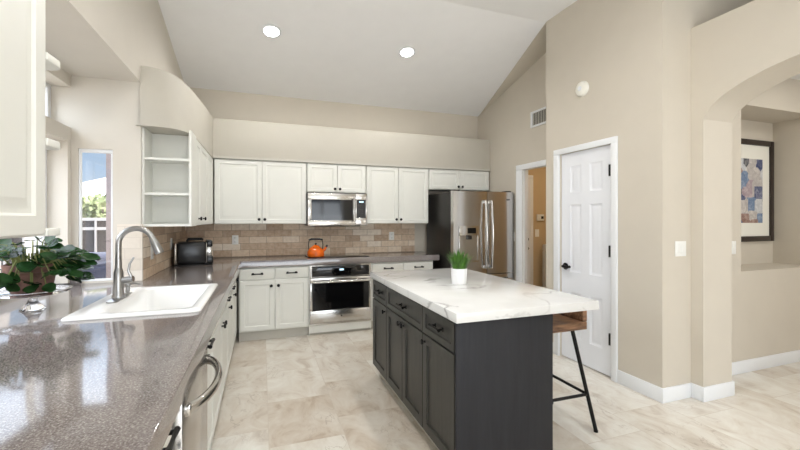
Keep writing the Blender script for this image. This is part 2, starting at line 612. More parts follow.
def cabinet(name, label, origin, u, n, width, depth, height, fronts, mat, cat='cabinet', style='raised', group=None, z0=None, extra=None, hmat=None):
    """fronts: (kind, x0, x1, z0, z1, handle) in local face coordinates; the face plane is at local y=0, the body behind it"""
    hm = hmat or M['black']
    t = thing(name, label, cat, origin, group)
    T = frame_mat(origin, u, n)
    m = MB()
    for b in (extra or [(0, width, -depth, 0, 0, height)]):
        m.box(*b, bev=0.002, mat=T)
    m.build('body', mat, t)
    for (kind, x0, x1, za, zb, hd) in fronts:
        d = MB()
        Tf = T @ Matrix.Translation((x0, 0.001, za))
        st = style
        if kind == 'drawer' and style == 'raised':
            st = 'flat'
        panel_door(d, Tf, x1 - x0, zb - za, 0.02, st, fr=(0.035 if kind == 'drawer' else 0.055))
        fo = d.build('drawer' if kind == 'drawer' else 'door', mat, t)
        if hd:
            hk, hx, hz = hd
            k = MB()
            Th = T @ Matrix.Translation((0, 0.0205, 0))
            yoff = 0.0 if not (style == 'shaker' and kind == 'drawer') else -0.011
            if hk == 'knob':
                knob_mesh(k, Th, hx, hz)
                k.build('knob', hm, fo)
            else:
                pull_mesh(k, Th @ Matrix.Translation((0, yoff, 0)), hx, hz, 0.125)
                k.build('handle', hm, fo)
    return t

# ------------------------------------------------------------------ setting
XL, YB, XR, XP = -0.87, 5.28, 3.16, 2.84
CEIL = 3.476
struct(B('floor', M['floor'], None, (-1.55, 5.75, -3.75, 5.45, -0.12, 0.0)), 'large beige travertine floor tiles running through the kitchen', 'floor')

m = MB()
prof = [(5.45, 2.936), (3.37, CEIL), (-3.75, CEIL), (-3.75, CEIL + 0.15), (3.4, CEIL + 0.15), (5.45, 3.1)]
vs = [(x, y, z) for x in (-1.02, 5.75) for y, z in prof]
n_ = len(prof)
m.add(vs, [tuple(range(n_))[::-1], tuple(range(n_, 2 * n_))] + [(i, (i + 1) % n_, n_ + (i + 1) % n_, n_ + i) for i in range(n_)])
struct(m.build('ceiling', M['ceiling'], None, smooth=False), 'vaulted off-white ceiling sloping down to the back wall', 'ceiling')

TOP = CEIL + 0.12      # walls run up into the ceiling slab
struct(B('wall_back', M['wall_tan'], None, (-1.02, 3.28, YB, YB + 0.15, 0, TOP)), 'beige wall behind the range and upper cabinets', 'wall')
# left wall: near piece, header above the bay, far piece
m = MB()
m.prism([(XL - 0.15, -3.75), (XL, -3.75), (XL, 1.28), (XL - 0.15, 1.28)], 0, 2.425)
m.prism([(XL - 0.15, -3.75), (XL, -3.75), (XL, YB), (XL - 0.15, YB)], 2.425, TOP)
m.prism([(XL - 0.15, 3.45), (XL, 3.45), (XL, YB), (XL - 0.15, YB)], 0, 2.425)
bmesh.ops.remove_doubles(m.bm, verts=m.bm.verts, dist=0.0005)
struct(m.build('wall_left', M['wall'], None, smooth=False), 'pale wall on the sink side above the window bay', 'wall')

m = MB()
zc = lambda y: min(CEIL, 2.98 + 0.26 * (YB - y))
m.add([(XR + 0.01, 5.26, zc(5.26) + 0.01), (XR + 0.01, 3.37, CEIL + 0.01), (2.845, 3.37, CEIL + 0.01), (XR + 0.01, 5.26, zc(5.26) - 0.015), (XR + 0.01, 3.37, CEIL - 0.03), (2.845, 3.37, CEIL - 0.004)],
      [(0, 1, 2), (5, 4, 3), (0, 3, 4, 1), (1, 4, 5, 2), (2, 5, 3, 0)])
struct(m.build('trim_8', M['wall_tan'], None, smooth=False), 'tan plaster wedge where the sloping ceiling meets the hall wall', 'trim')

# bay around the sink window
struct(B('wall_bay_end', M['wall'], None, (-1.57, -1.262, 3.45, 3.50, 0, 2.6), (-1.05, XL - 0.15, 3.45, 3.50, 0, 2.6),
         (-1.262, -1.05, 3.45, 3.50, 0, 0.925), (-1.262, -1.05, 3.45, 3.50, 1.90, 2.6)), 'end wall of the bay around the narrow window', 'wall')
struct(B('wall_bay_near', M['wall'], None, (-1.57, XL - 0.15, 1.13, 1.28, 0, 2.6)), 'near end wall of the window bay', 'wall')
struct(B('wall_bay_window', M['wall'], None, (-1.57, -1.418, 1.28, 3.45, 0, 0.925), (-1.418, -1.305, 1.28, 3.45, 0, 0.838), (-1.50, -1.305, 1.28, 3.45, 1.94, 2.045),
         (-1.50, -1.305, 1.28, 3.45, 2.34, 2.4255), (-1.50, -1.305, 3.40, 3.45, 0.925, 1.94), (-1.50, -1.305, 1.28, 1.36, 0.925, 1.94), (-1.50, -1.305, 1.28, 1.36, 2.045, 2.34)),
       'window wall of the bay with a deep band between lower windows and transom', 'wall')
struct(B('ceiling_bay', M['wall'], None, (-1.57, XL - 0.15, 1.28, 3.45, 2.4255, 2.6)), 'low ceiling of the window bay', 'ceiling')

def window(name, label, frame_boxes, pane_boxes):
    t = thing(name, label, 'window')
    t['kind'] = 'structure'
    B('window_frame', M['trim'], t, *frame_boxes, bev=0.003)
    B('window_pane', M['glass'], t, *pane_boxes)
    return t
window('window_1', 'narrow tall window at the end of the sink bay', [
    (-1.262, -1.245, 3.455, 3.475, 0.94, 1.872), (-1.064, -1.05, 3.455, 3.475, 0.94, 1.872),
    (-1.262, -1.05, 3.455, 3.475, 1.872, 1.90), (-1.262, -1.05, 3.455, 3.475, 0.925, 0.94)], [(-1.246, -1.062, 3.463, 3.467, 0.938, 1.874)])
fb = [(-1.48, -1.42, 1.36, 3.40, 0.925, 0.965), (-1.48, -1.42, 1.36, 3.40, 1.90, 1.94)]
for y in (1.36, 2.03, 2.70, 3.355):
    fb.append((-1.478, -1.422, y, y + 0.045, 0.965, 1.90))
fb.append((-1.455, -1.448, 1.36, 3.40, 1.44, 1.455))
window('window_2', 'wide lower window behind the potted plant', fb, [(-1.452, -1.447, 1.4, 3.36, 0.96, 1.905)])
window('window_3', 'transom window high above the sink counter', [
    (-1.48, -1.42, 1.36, 3.45, 2.045, 2.075), (-1.48, -1.42, 1.36, 3.45, 2.31, 2.34), (-1.48, -1.42, 1.36, 1.41, 2.075, 2.31),
    (-1.48, -1.42, 3.40, 3.45, 2.075, 2.31)], [(-1.452, -1.447, 1.4, 3.41, 2.07, 2.315)])

# curved soffit on the left above the cabinets
topc = [(-0.875, 3.44), (-0.80, 3.445), (-0.72, 3.50), (-0.65, 3.63), (-0.604, 3.88), (-0.572, 4.235), (-0.549, 4.555), (-0.532, 4.93)]
botc = [(-0.868, 3.41), (-0.765, 3.415), (-0.65, 3.45), (-0.575, 3.56), (-0.542, 3.78), (-0.538, 4.15), (-0.534, 4.55), (-0.531, 4.93)]
def dense(c, n=28):
    # Catmull-Rom resample
    res = []
    P_ = [Vector(p) for p in c]
    P_ = [P_[0] * 2 - P_[1]] + P_ + [P_[-1] * 2 - P_[-2]]
    segs = len(c) - 1
    for i in range(n + 1):
        s_ = i / n * segs
        k = min(int(s_), segs - 1)
        f = s_ - k
        a, b, c_, d = P_[k:k + 4]
        res.append(0.5 * ((2 * b) + (c_ - a) * f + (2 * a - 5 * b + 4 * c_ - d) * f * f + (3 * b - a - 3 * c_ + d) * f ** 3))
    return res
tp, bp = dense(topc), dense(botc)
m = MB()
rows = []
for k in range(9):
    f = k / 8
    z = 2.09 + (2.55 - 2.09) * f
    rows.append([m.bm.verts.new((a.x * (1 - f) + b.x * f, a.y * (1 - f) + b.y * f, z)) for a, b in zip(bp, tp)])
for A, C in zip(rows, rows[1:]):
    for i in range(len(A) - 1):
        m.bm.faces.new((A[i], A[i + 1], C[i + 1], C[i]))
for R, z in ((rows[0], 2.09), (rows[-1], 2.55)):
    e = [m.bm.verts.new((-0.9, v.co.y, z)) for v in R]
    for i in range(len(R) - 1):
        m.bm.faces.new((R[i], R[i + 1], e[i + 1], e[i]))
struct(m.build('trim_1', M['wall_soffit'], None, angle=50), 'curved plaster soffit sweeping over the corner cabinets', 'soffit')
m = MB()
m.box(-0.88, XR, 4.93, YB + 0.01, 2.115, 2.55, 0.008)
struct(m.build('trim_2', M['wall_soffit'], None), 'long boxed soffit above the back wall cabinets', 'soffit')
struct(B('trim_3', M['kick'], None, (-0.535, XR - 0.005, 4.912, 4.96, 2.088, 2.116)), 'thin strip along the top of the back wall cabinets', 'trim')

# right side: hall wall, pantry block, front wall
struct(B('wall_right', M['wall_tan'], None, (XR, XR + 0.07, 4.168, YB, 0, 2.03), (XR, XR + 0.07, 3.36, YB, 2.03, TOP), (XR, XR + 0.07, 3.36, 3.42, 0, 2.03)), 'tan wall beside the refrigerator with the hall doorway', 'wall')
m = MB()
m.box(XP, XP + 0.12, 3.155, 3.36, 0, 2.035)
m.box(XP, XP + 0.12, 2.09, 2.537, 0, 2.035)
m.box(XP, XP + 0.12, 2.09, 3.36, 2.035, TOP)
m.box(XP + 0.12, XR + 0.12, 3.25, 3.36, 0, TOP)
struct(m.build('wall_pantry', M['wall_tan'], None, smooth=False), 'tall tan wall around the white pantry door', 'wall')
m = MB()
m.box(XP + 0.12, 3.48, 2.09, 2.21, 0, TOP)
m.box(3.48, 5.60, 2.09, 2.21, 2.86, TOP)
struct(m.build('wall_front', M['wall_tan'], None, smooth=False), 'narrow pale wall between pantry corner and arch column', 'wall')
# arch wall
m = MB()
AY0, AY1 = 0.41, 2.00
N = 28
arc = []
for i in range(N + 1):
    y = AY1 + (AY0 - AY1) * i / N
    t_ = (y - 1.205) / 0.795
    arc.append((y, 2.14 + 0.285 * max(0.0, 1 - t_ * t_) ** 0.6))
top = 2.868
for x in (3.17, 3.48):
    pass
def arch_part(face_pts):
    k = len(face_pts)
    m.add([(x, y, z) for x in (3.15, 3.48) for y, z in face_pts], [tuple(range(k))[::-1], tuple(range(k, 2 * k))] + [(i, (i + 1) % k, k + (i + 1) % k, k + i) for i in range(k)])
for (ya, za), (yb, zb) in zip(arc, arc[1:]):
    arch_part([(ya, za), (ya, top), (yb, top), (yb, zb)])
arch_part([(2.09, 0), (2.09, top), (2.00, top), (2.00, 0)])
arch_part([(AY0, 0), (AY0, top), (-3.75, top), (-3.75, 0)])
bmesh.ops.remove_doubles(m.bm, verts=m.bm.verts, dist=0.0005)
# drop interior faces between neighbouring slices
dup = {}
for f in list(m.bm.faces):
    key = tuple(sorted(v.index for v in f.verts)) if False else tuple(sorted((round(v.co.x, 4), round(v.co.y, 4), round(v.co.z, 4)) for v in f.verts))
    dup.setdefault(key, []).append(f)
for fs in dup.values():
    if len(fs) > 1:
        bmesh.ops.delete(m.bm, geom=fs, context='FACES_ONLY')
inner = [f for f in m.bm.faces if f.is_valid and abs(f.normal.y) > 0.999 and AY0 + 0.01 < f.calc_center_median().y < AY1 - 0.01]
if inner:
    bmesh.ops.delete(m.bm, geom=inner, context='FACES_ONLY')
struct(m.build('wall_arch', M['wall_tan'], None, angle=40), 'thick wall with a wide arched opening into the next room', 'wall')

# room beyond the arch
NX0, NX1, NY, ND = 4.06, 5.22, 2.26, 2.61
struct(B('wall_niche', M['wall_tan'], None, (3.40, NX0, NY, NY + 0.5, 0.912, 2.42), (NX1, 5.60, NY, NY + 0.5, 0.912, 2.42),
         (3.40, 5.60, NY, NY + 0.5, 0, 0.912), (3.40, 5.60, NY, NY + 0.5, 2.42, 2.86), (NX0, NX1, ND, NY + 0.5, 0.912, 2.42)),
       'wall beyond the arch with a recessed picture niche', 'wall')
struct(B('wall_far_right', M['wall'], None, (5.6, 5.75, -3.75, NY + 0.5, 0, CEIL)), 'outer wall of the room beyond the arch', 'wall')
struct(B('ceiling_arch_room', M['ceiling'], None, (3.48, 5.6, -3.6, 2.26, 2.74, 2.855)), 'lower ceiling of the room beyond the arch', 'ceiling')

# hall behind the doorway
struct(B('wall_hall', M['orangewall'], None, (3.23, 5.2, 4.95, 5.05, 0, 2.5), (5.1, 5.2, 3.36, 4.95, 0, 2.5), (3.28, 5.2, 3.26, 3.36, 0, 2.5)),
       'warm lit walls of the hall behind the doorway', 'wall')
struct(B('ceiling_hall', M['ceiling'], None, (3.23, 5.2, 3.37, 5.05, 2.5, 2.6)), 'low ceiling of the hall', 'ceiling')

# wall behind the camera with wide patio window
struct(B('wall_rear', M['wall'], None, (XL, -0.85, -3.75, -3.6, 0, CEIL), (2.65, 5.60, -3.75, -3.6, 0, CEIL),
         (-0.85, 2.65, -3.75, -3.6, 2.75, CEIL), (-0.85, 2.65, -3.75, -3.6, 0, 0.25)), 'wall behind the viewer around the patio window', 'wall')
fr = [(-0.85, 2.65, -3.70, -3.63, 0.25, 0.32), (-0.85, 2.65, -3.70, -3.63, 2.68, 2.75), (-0.85, 2.65, -3.70, -3.64, 1.48, 1.51)]
for i in range(6):
    fr.append((-0.85 + i * 0.686, -0.78 + i * 0.686, -3.698, -3.632, 0.32, 2.68))
window('window_4', 'wide patio window behind the viewer', fr, [(-0.8, 2.6, -3.668, -3.662, 0.3, 2.7)])

# baseboards
def base(name, label, *bx):
    struct(B(name, M['trim'], None, *bx, bev=0.004), label, 'baseboard')
BH = 0.112
base('baseboard_pantry', 'white baseboard along the pantry wall', (XP - 0.014, XP - 0.001, 2.076, 2.475, 0.0, BH), (XP - 0.012, XP - 0.001, 3.232, 3.36, 0, BH))
base('baseboard_front', 'white baseboard wrapping the arch column', (XP - 0.001, 3.136, 2.076, 2.089, 0, BH), (3.136, 3.149, 1.999, 2.089, 0, BH),
     (3.136, 3.494, 1.986, 1.999, 0, BH), (3.481, 3.494, 1.999, 2.246, 0, BH))
base('baseboard_niche', 'white baseboard below the picture niche', (3.494, 5.6, 2.246, 2.259, 0, BH))
base('baseboard_right', 'white baseboard beside the hall doorway', (XR - 0.013, XR - 0.001, 4.30, 5.27, 0, BH))

# pantry door with casing
t = struct(thing('door_1', None, None, (XP, 2.846, 0)), 'white six-panel pantry door with black lever and hinges', 'door')
def six_panel(parent, T, w_, h_, th, mat, name='door_leaf'):
    m = MB()
    m.box(0, w_, -th, -0.010, 0, h_, 0, T)
    st, mid = 0.115 * w_ / 0.62 + 0.0, 0.10
    pw = (w_ - 2 * st - mid) / 2
    rows_ = [(0.22, 0.66), (0.86, 1.52), (1.64, 1.90)]
    rows_ = [(a * h_ / 2.03, b * h_ / 2.03) for a, b in rows_]
    def q(x0, x1, z0, z1):
        m.box(x0, x1, -0.0105, 0, z0, z1, 0, T)
    q(0, st, 0, h_)
    q(w_ - st, w_, 0, h_)
    zz = [0] + [v for r in rows_ for v in r] + [h_]
    for a, b in ((zz[0], zz[1]), (zz[2], zz[3]), (zz[4], zz[5]), (zz[6], zz[7])):
        q(st, w_ - st, a, b)
    for a, b in rows_:
        q(st + pw, w_ - st - pw, a, b)
        for x0 in (st, st + pw + mid):
            # moulded raised field
            prof_ = [(0.0, -0.001), (0.014, -0.0095), (0.026, -0.0095), (0.045, -0.003), (0.05, -0.003)]
            vs_, fs_ = [], []
            for ins, d in prof_:
                vs_ += [(x0 + ins, d, a + ins), (x0 + pw - ins, d, a + ins), (x0 + pw - ins, d, b - ins), (x0 + ins, d, b - ins)]
            for k in range(len(prof_) - 1):
                for i in range(4):
                    j = (i + 1) % 4
                    fs_.append((4 * k + i, 4 * k + j, 4 * k + 4 + j, 4 * k + 4 + i))
            k = 4 * (len(prof_) - 1)
            fs_.append((k, k + 1, k + 2, k + 3))
            m.add(vs_, fs_, T)
    return m.build(name, mat, parent)
# local x runs towards the camera (-Y), outward is -X
TD = frame_mat((XP + 0.018, 3.152, 0.012), (0, -1, 0), (-1, 0, 0))
leaf = six_panel(t, TD, 0.612, 2.02, 0.035, M['doorpaint'])
def rod_handle(parent, T, side, lever=0.10):
    k = MB()
    rot = Matrix.Rotation(-PI / 2, 4, 'X')
    k.lathe([(0, 0), (0.034, 0), (0.034, 0.008), (0.014, 0.014), (0.012, 0.045), (0, 0.045)], 18, T @ rot)
    k.tube([(0, 0.042, 0), (side * 0.03, 0.045, 0.002), (side * lever * 0.7, 0.043, -0.004), (side * lever, 0.04, 0.006)], [0.014, 0.013, 0.012, 0.013], 10, T)
    return k.build('handle', M['black'], parent)
rod_handle(leaf, frame_mat((XP + 0.018, 3.095, 0.915), (0, -1, 0), (-1, 0, 0)), -1 * -1, 0.095)
B('door_frame', M['trim'], t, (XP - 0.018, XP - 0.0, 2.475, 2.536, 0, 2.034), (XP - 0.018, XP, 3.157, 3.231, 0, 2.034),
  (XP - 0.018, XP, 2.475, 3.231, 2.034, 2.088), bev=0.003)
for z in (0.30, 1.06, 1.76):
    hb = MB()
    hb.box(XP - 0.004, XP + 0.017, 2.5385, 2.556, z, z + 0.09, 0.002)
    hb.lathe([(0, -0.05), (0.011, -0.05), (0.011, 0.05), (0, 0.05)], 10, Matrix.Translation((XP - 0.010, 2.549, z + 0.045)))
    hb.build('hinge', M['black'], t)

# hall doorway casing
t = struct(thing('door_2', None, None, (XR, 3.8, 0)), 'white cased opening leading to the hall', 'doorway')
B('door_frame', M['trim'], t, (XR - 0.018, XR, 4.170, 4.292, 0, 2.018), (XR - 0.018, XR, 3.362, 4.292, 2.018, 2.086),
  (XR, XR + 0.07, 4.150, 4.167, 0, 2.016), (XR, XR + 0.07, 3.43, 4.167, 2.016, 2.029), bev=0.003)
# far hall door
t = struct(thing('door_3', None, None, (3.5, 4.94, 0)), 'cream panel door with black hardware at the end of the hall', 'door')
TH = frame_mat((3.09 + 0.02, 4.925, 0.01), (1, 0, 0), (0, -1, 0))
leaf = six_panel(t, frame_mat((3.30, 4.925, 0.01), (1, 0, 0), (0, -1, 0)), 0.56, 1.99, 0.02, M['doorpaint'])
rod_handle(leaf, frame_mat((3.80, 4.925, 0.94), (1, 0, 0), (0, -1, 0)), -1, 0.09)
k = MB()
k.lathe([(0, 0), (0.028, 0), (0.028, 0.02), (0, 0.024)], 16, frame_mat((3.80, 4.925, 1.08), (1, 0, 0), (0, -1, 0)) @ Matrix.Rotation(-PI / 2, 4, 'X'))
k.build('deadbolt', M['black'], leaf)
B('door_frame', M['trim'], t, (3.862, 3.93, 4.932, 4.949, 0, 2.002), (3.29, 3.93, 4.932, 4.949, 2.002, 2.06), bev=0.003)
# backsplash
struct(B('trim_4', M['subway_x'], None, (XL, 2.10, YB - 0.012, YB, 0.914, 1.345)), 'tumbled brown travertine tile backsplash along the back wall', 'backsplash')
struct(B('trim_5', M['subway_y'], None, (XL - 0.0, XL + 0.012, 3.462, YB - 0.012, 0.914, 1.345)), 'tumbled tile backsplash beside the sink counter', 'backsplash')
struct(B('trim_6', M['subway_light'], None, (-1.02, XL + 0.012, 3.438, 3.462, 0.914, 1.345)), 'pale stone tile patch on the bay end wall behind the faucet', 'backsplash')

# ------------------------------------------------------------------ outdoors
struct(B('ground', M['gravel'], None, (-16, -1.58, -10, 24, -0.25, -0.12), (-16, 20, 5.46, 24, -0.25, -0.12), (-16, 20, -24, -3.76, -0.25, -0.12)),
       'pale garden gravel outside the windows', 'ground')
struct(B('garden_wall', M['gardenwall'], None, (-3.4, -3.2, -4, 6.5, -0.12, 1.75)), 'pale block wall beyond the bay windows', 'wall')
struct(B('patio_column', M['stucco'], None, (-1.33, -0.9, 4.2, 4.6, -0.12, 2.9)), 'mauve grey stucco column just outside the narrow window', 'column')
t = thing('garden_fence', 'grey metal rail fence with dark screen behind the covered grill', 'fence', (-2.6, 8.0, -0.12))
B('screen', M['slatgrey'], t, (-4.4, -1.2, 8.03, 8.06, -0.12, 1.36))
for z in (1.36, 1.20, 0.1):
    B('rail', M['rail'], t, (-4.4, -1.2, 7.97, 8.02, z, z + 0.05))
for i in range(14):
    x = -4.38 + i * 0.242
    B('post', M['rail'], t, (x, x + 0.025, 7.96, 8.0, -0.12, 1.40))
t = thing('covered_grill', 'barbecue grill under a navy blue cover outside the narrow window', 'grill', (-1.9, 6.0, -0.12))
m = MB()
m.prism([(-2.35, 5.75), (-1.45, 5.75), (-1.45, 6.3), (-2.35, 6.3)], -0.12, 0.80, 0.03)
m.tube([(-2.22, 6.02, 0.80), (-1.58, 6.02, 0.80)], [(0.24, 0.16), (0.24, 0.16)], 16)
m.build('cover', M['bluecover'], t)
B('side_shelf', M['bluecover'], t, (-2.62, -2.33, 5.8, 6.25, 0.62, 0.70), (-2.62, -2.5, 5.85, 6.2, -0.12, 0.64), bev=0.015)
# neighbour house roof and tree
t = thing('neighbour_house', 'neighbouring house with pale tiled roof beyond the fence', 'house', (-6.5, 17.0, -0.12))
B('wall', M['gardenwall'], t, (-8.4, -3.6, 14.5, 19, -0.12, 1.35))
m = MB()
m.add([(-9.0, 14.0, 1.30), (-3.0, 14.0, 1.60), (-3.5, 16, 3.30), (-7.5, 16, 1.62), (-9.0, 14.0, 1.18), (-3.0, 14.0, 1.48), (-3.5, 16, 3.18), (-7.5, 16, 1.50)],
      [(0, 1, 2, 3), (7, 6, 5, 4), (0, 4, 5, 1), (1, 5, 6, 2), (2, 6, 7, 3), (3, 7, 4, 0)])
m.build('roof', M['rooftile'], t)

def leaf_blob(m, c, r, n, s):
    for _ in range(n):
        d = Vector((random.gauss(0, 1), random.gauss(0, 1), random.gauss(0, 1))).normalized() * (random.random() ** 0.4)
        p = Vector(c) + Vector((d.x * r[0], d.y * r[1], d.z * r[2]))
        a = Vector((random.gauss(0, 1), random.gauss(0, 1), random.gauss(0, 1))).normalized()
        b = a.orthogonal().normalized()
        L, W = s * random.uniform(0.7, 1.3), s * 0.3
        m.add([p, p + a * L * 0.5 + b * W, p + a * L, p + a * L * 0.5 - b * W], [(0, 1, 2, 3)])
for i, (x, y, h, r_, lab) in enumerate([(-4.2, 12.3, 1.62, 0.8, 'olive green garden tree behind the fence, lower of the two'),
                                         (-3.55, 10.8, 1.70, 0.45, 'feathery pale garden tree behind the fence beside the column')]):
    t = thing('garden_tree', lab, 'tree', (x, y, -0.12), 'trees beyond the fence')
    mm = MB()
    mm.tube([(x, y, -0.12), (x + 0.05, y, 0.8), (x, y + 0.05, h - 0.3)], [0.09, 0.07, 0.04], 8)
    for a in range(5):
        mm.tube([(x, y, h - 0.7), (x + 0.4 * math.cos(a * 1.3), y + 0.4 * math.sin(a * 1.3), h - 0.1)], [0.04, 0.015], 6)
    mm.build('trunk', M['bark'], t)
    mm = MB()
    leaf_blob(mm, (x, y, h - 0.25), (r_, r_, 0.45), 1500, 0.15)
    mm.build('foliage', M['treeleaf'], t)

# ------------------------------------------------------------------ worktop
SX0, SX1, SY0, SY1 = -0.800, -0.325, 2.235, 3.01    # sink hole
def cell_slab(xs, ys, inside, z0, z1, bev, holes_bev=True):
    bm = bmesh.new()
    V = {}
    def v(i, j, k):
        key = (i, j, k)
        if key not in V:
            V[key] = bm.verts.new((xs[i], ys[j], (z0, z1)[k]))
        return V[key]
    nx, ny = len(xs) - 1, len(ys) - 1
    ins = [[inside((xs[i] + xs[i + 1]) / 2, (ys[j] + ys[j + 1]) / 2) for j in range(ny)] for i in range(nx)]
    g = lambda i, j: 0 <= i < nx and 0 <= j < ny and ins[i][j]
    for i in range(nx):
        for j in range(ny):
            if not ins[i][j]:
                continue
            bm.faces.new((v(i, j, 1), v(i + 1, j, 1), v(i + 1, j + 1, 1), v(i, j + 1, 1)))
            bm.faces.new((v(i, j + 1, 0), v(i + 1, j + 1, 0), v(i + 1, j, 0), v(i, j, 0)))
            for (di, dj, a, b) in ((-1, 0, (i, j), (i, j + 1)), (1, 0, (i + 1, j + 1), (i + 1, j)), (0, -1, (i + 1, j), (i, j)), (0, 1, (i, j + 1), (i + 1, j + 1))):
                if not g(i + di, j + dj):
                    bm.faces.new((v(*a, 0), v(*b, 0), v(*b, 1), v(*a, 1)))
    bmesh.ops.recalc_face_normals(bm, faces=bm.faces)
    ed = [e for e in bm.edges if len(e.link_faces) == 2 and e.calc_face_angle(0) > 0.5 and abs(e.verts[0].co.z - z1) < 1e-5 and abs(e.verts[1].co.z - z1) < 1e-5]
    bmesh.ops.bevel(bm, geom=ed, offset=bev, segments=3, profile=0.5, affect='EDGES')
    return bm
WX0 = -1.415
def in_top(x, y):
    if SX0 < x < SX1 and SY0 < y < SY1:
        return False
    if x < XL:
        return 1.28 < y < 3.448 and x > WX0
    if x < -0.22:
        return y > 0.15
    return y > 4.65
m = MB()
m.bm.free()
m.bm = cell_slab([WX0, XL + 0.001, SX0, SX1, -0.22, 2.205], [0.15, 1.282, SY0, SY1, 3.438, 4.65, YB - 0.012], in_top, 0.842, 0.914, 0.004)
wt = m.build('worktop', M['granite'], None)
tag(wt, 'speckled brown stone worktop running along the sink side and back wall', 'worktop')
ups = B('trim_7', M['granite'], None, (-1.41, -1.243, 3.428, 3.449, 0.9145, 0.985), bev=0.003)
struct(ups, 'low stone upstand where the worktop meets the bay wall', 'upstand')

# ------------------------------------------------------------------ base cabinets, back wall
YF = 4.75    # face of back base boxes
ZC = 0.8415
def base_back(label, x0, x1, nd):
    W = x1 - x0
    fr_ = []
    dw = (W - 0.016) / nd
    for i in range(nd):
        a, b = 0.008 + i * dw + 0.004, 0.008 + (i + 1) * dw - 0.004
        fr_.append(('drawer', a, b, 0.705, 0.825, ('pull', (a + b) / 2, 0.765)))
        hx = b - 0.035 if i % 2 == 0 else a + 0.035
        fr_.append(('door', a, b, 0.125, 0.69, ('knob', hx, 0.625)))
    return cabinet('base_cabinet', label, (x0, 4.69, 0), (1, 0, 0), (0, -1, 0), W, 0.57, ZC, fr_, M['cream'],
                   extra=[(0, W, -0.57, 0, 0.11, ZC - 0.001), (0.0, W, -0.55, -0.055, 0.0, 0.11)], group='cream base cabinets')
base_back('cream base cabinet between the inner corner and the oven', -0.245, 0.522, 2)
base_back('cream base cabinet between the oven and the refrigerator', 1.287, 2.13, 2)
t = thing('oven_cabinet', 'cream cabinet surround and kick board holding the oven', 'cabinet', (0.9, 4.7, 0))
B('body', M['cream'], t, (0.523, 0.530, 4.69, 5.25, 0.0, ZC - 0.001), (1.278, 1.286, 4.69, 5.25, 0.0, ZC - 0.001), (0.53, 1.278, 4.69, 5.25, 0.03, 0.125))
B('kick_board', M['kick'], t, (0.523, 1.286, 4.725, 4.745, 0.0, 0.11))
# kick strips in front of cabinets, grey beige
for i, (a, b) in enumerate([(-0.245, 0.522), (1.287, 2.13)]):
    c = [o for o in COL.objects if o.name.startswith('base_cabinet')][i]
    B('kick_board', M['kick'], c, (a, b, 4.738, 4.7445, 0.0, 0.11))

# ------------------------------------------------------------------ base cabinets, sink side (faces +X)
XF = -0.285
def base_left(label, y0, y1, fronts, extra=None):
    W = y1 - y0
    c = cabinet('base_cabinet', label, (XF, y0, 0), (0, 1, 0), (1, 0, 0), W, 0.56, ZC, fronts, M['cream'],
                   extra=extra or [(0, W, -0.56, 0, 0.11, ZC - 0.001), (0, W, -0.54, -0.05, 0, 0.11)], group='cream base cabinets')
    B('kick_board', M['kick'], c, (XF - 0.0495, XF - 0.043, y0, y1, 0, 0.11))
    return c
base_left('cream base cabinet in the inner corner on the sink side', 4.08, 4.66, [
    ('drawer', 0.02, 0.55, 0.705, 0.825, ('pull', 0.24, 0.765)), ('door', 0.02, 0.55, 0.125, 0.69, ('knob', 0.06, 0.64))])
base_left('narrow cream base cabinet between the sink cabinet and the inner corner cabinet', 3.50, 4.07, [
    ('drawer', 0.01, 0.56, 0.705, 0.825, ('pull', 0.30, 0.765)), ('door', 0.01, 0.56, 0.125, 0.69, ('knob', 0.06, 0.64))])
sink_open = [(0, 1.46, -0.02, 0, 0.11, ZC - 0.001), (0, 1.46, -0.56, -0.54, 0.11, ZC - 0.001), (0, 0.018, -0.56, 0, 0.11, ZC - 0.001),
             (1.442, 1.46, -0.56, 0, 0.11, ZC - 0.001), (0, 1.46, -0.56, 0, 0.11, 0.13), (0, 1.46, -0.54, -0.05, 0, 0.11)]
base_left('cream base cabinet under the white sink', 2.03, 3.49, [
    ('drawer', 0.01, 0.46, 0.705, 0.825, ('pull', 0.10, 0.765)), ('drawer', 0.47, 0.96, 0.705, 0.825, None), ('drawer', 0.97, 1.45, 0.705, 0.825, ('pull', 1.25, 0.765)),
    ('door', 0.01, 0.46, 0.125, 0.69, None), ('door', 0.47, 0.96, 0.125, 0.69, ('knob', 0.92, 0.64)), ('door', 0.97, 1.45, 0.125, 0.69, ('knob', 1.01, 0.64))], sink_open)
base_left('cream base cabinet nearest the viewer beside the dishwasher', 0.20, 1.385, [
    ('drawer', 0.60, 1.175, 0.705, 0.825, ('pull', 1.03, 0.765)), ('door', 0.60, 1.175, 0.125, 0.69, ('knob', 1.12, 0.64)),
    ('drawer', 0.01, 0.59, 0.705, 0.825, ('pull', 0.30, 0.765)), ('door', 0.01, 0.59, 0.125, 0.69, ('knob', 0.54, 0.64))])
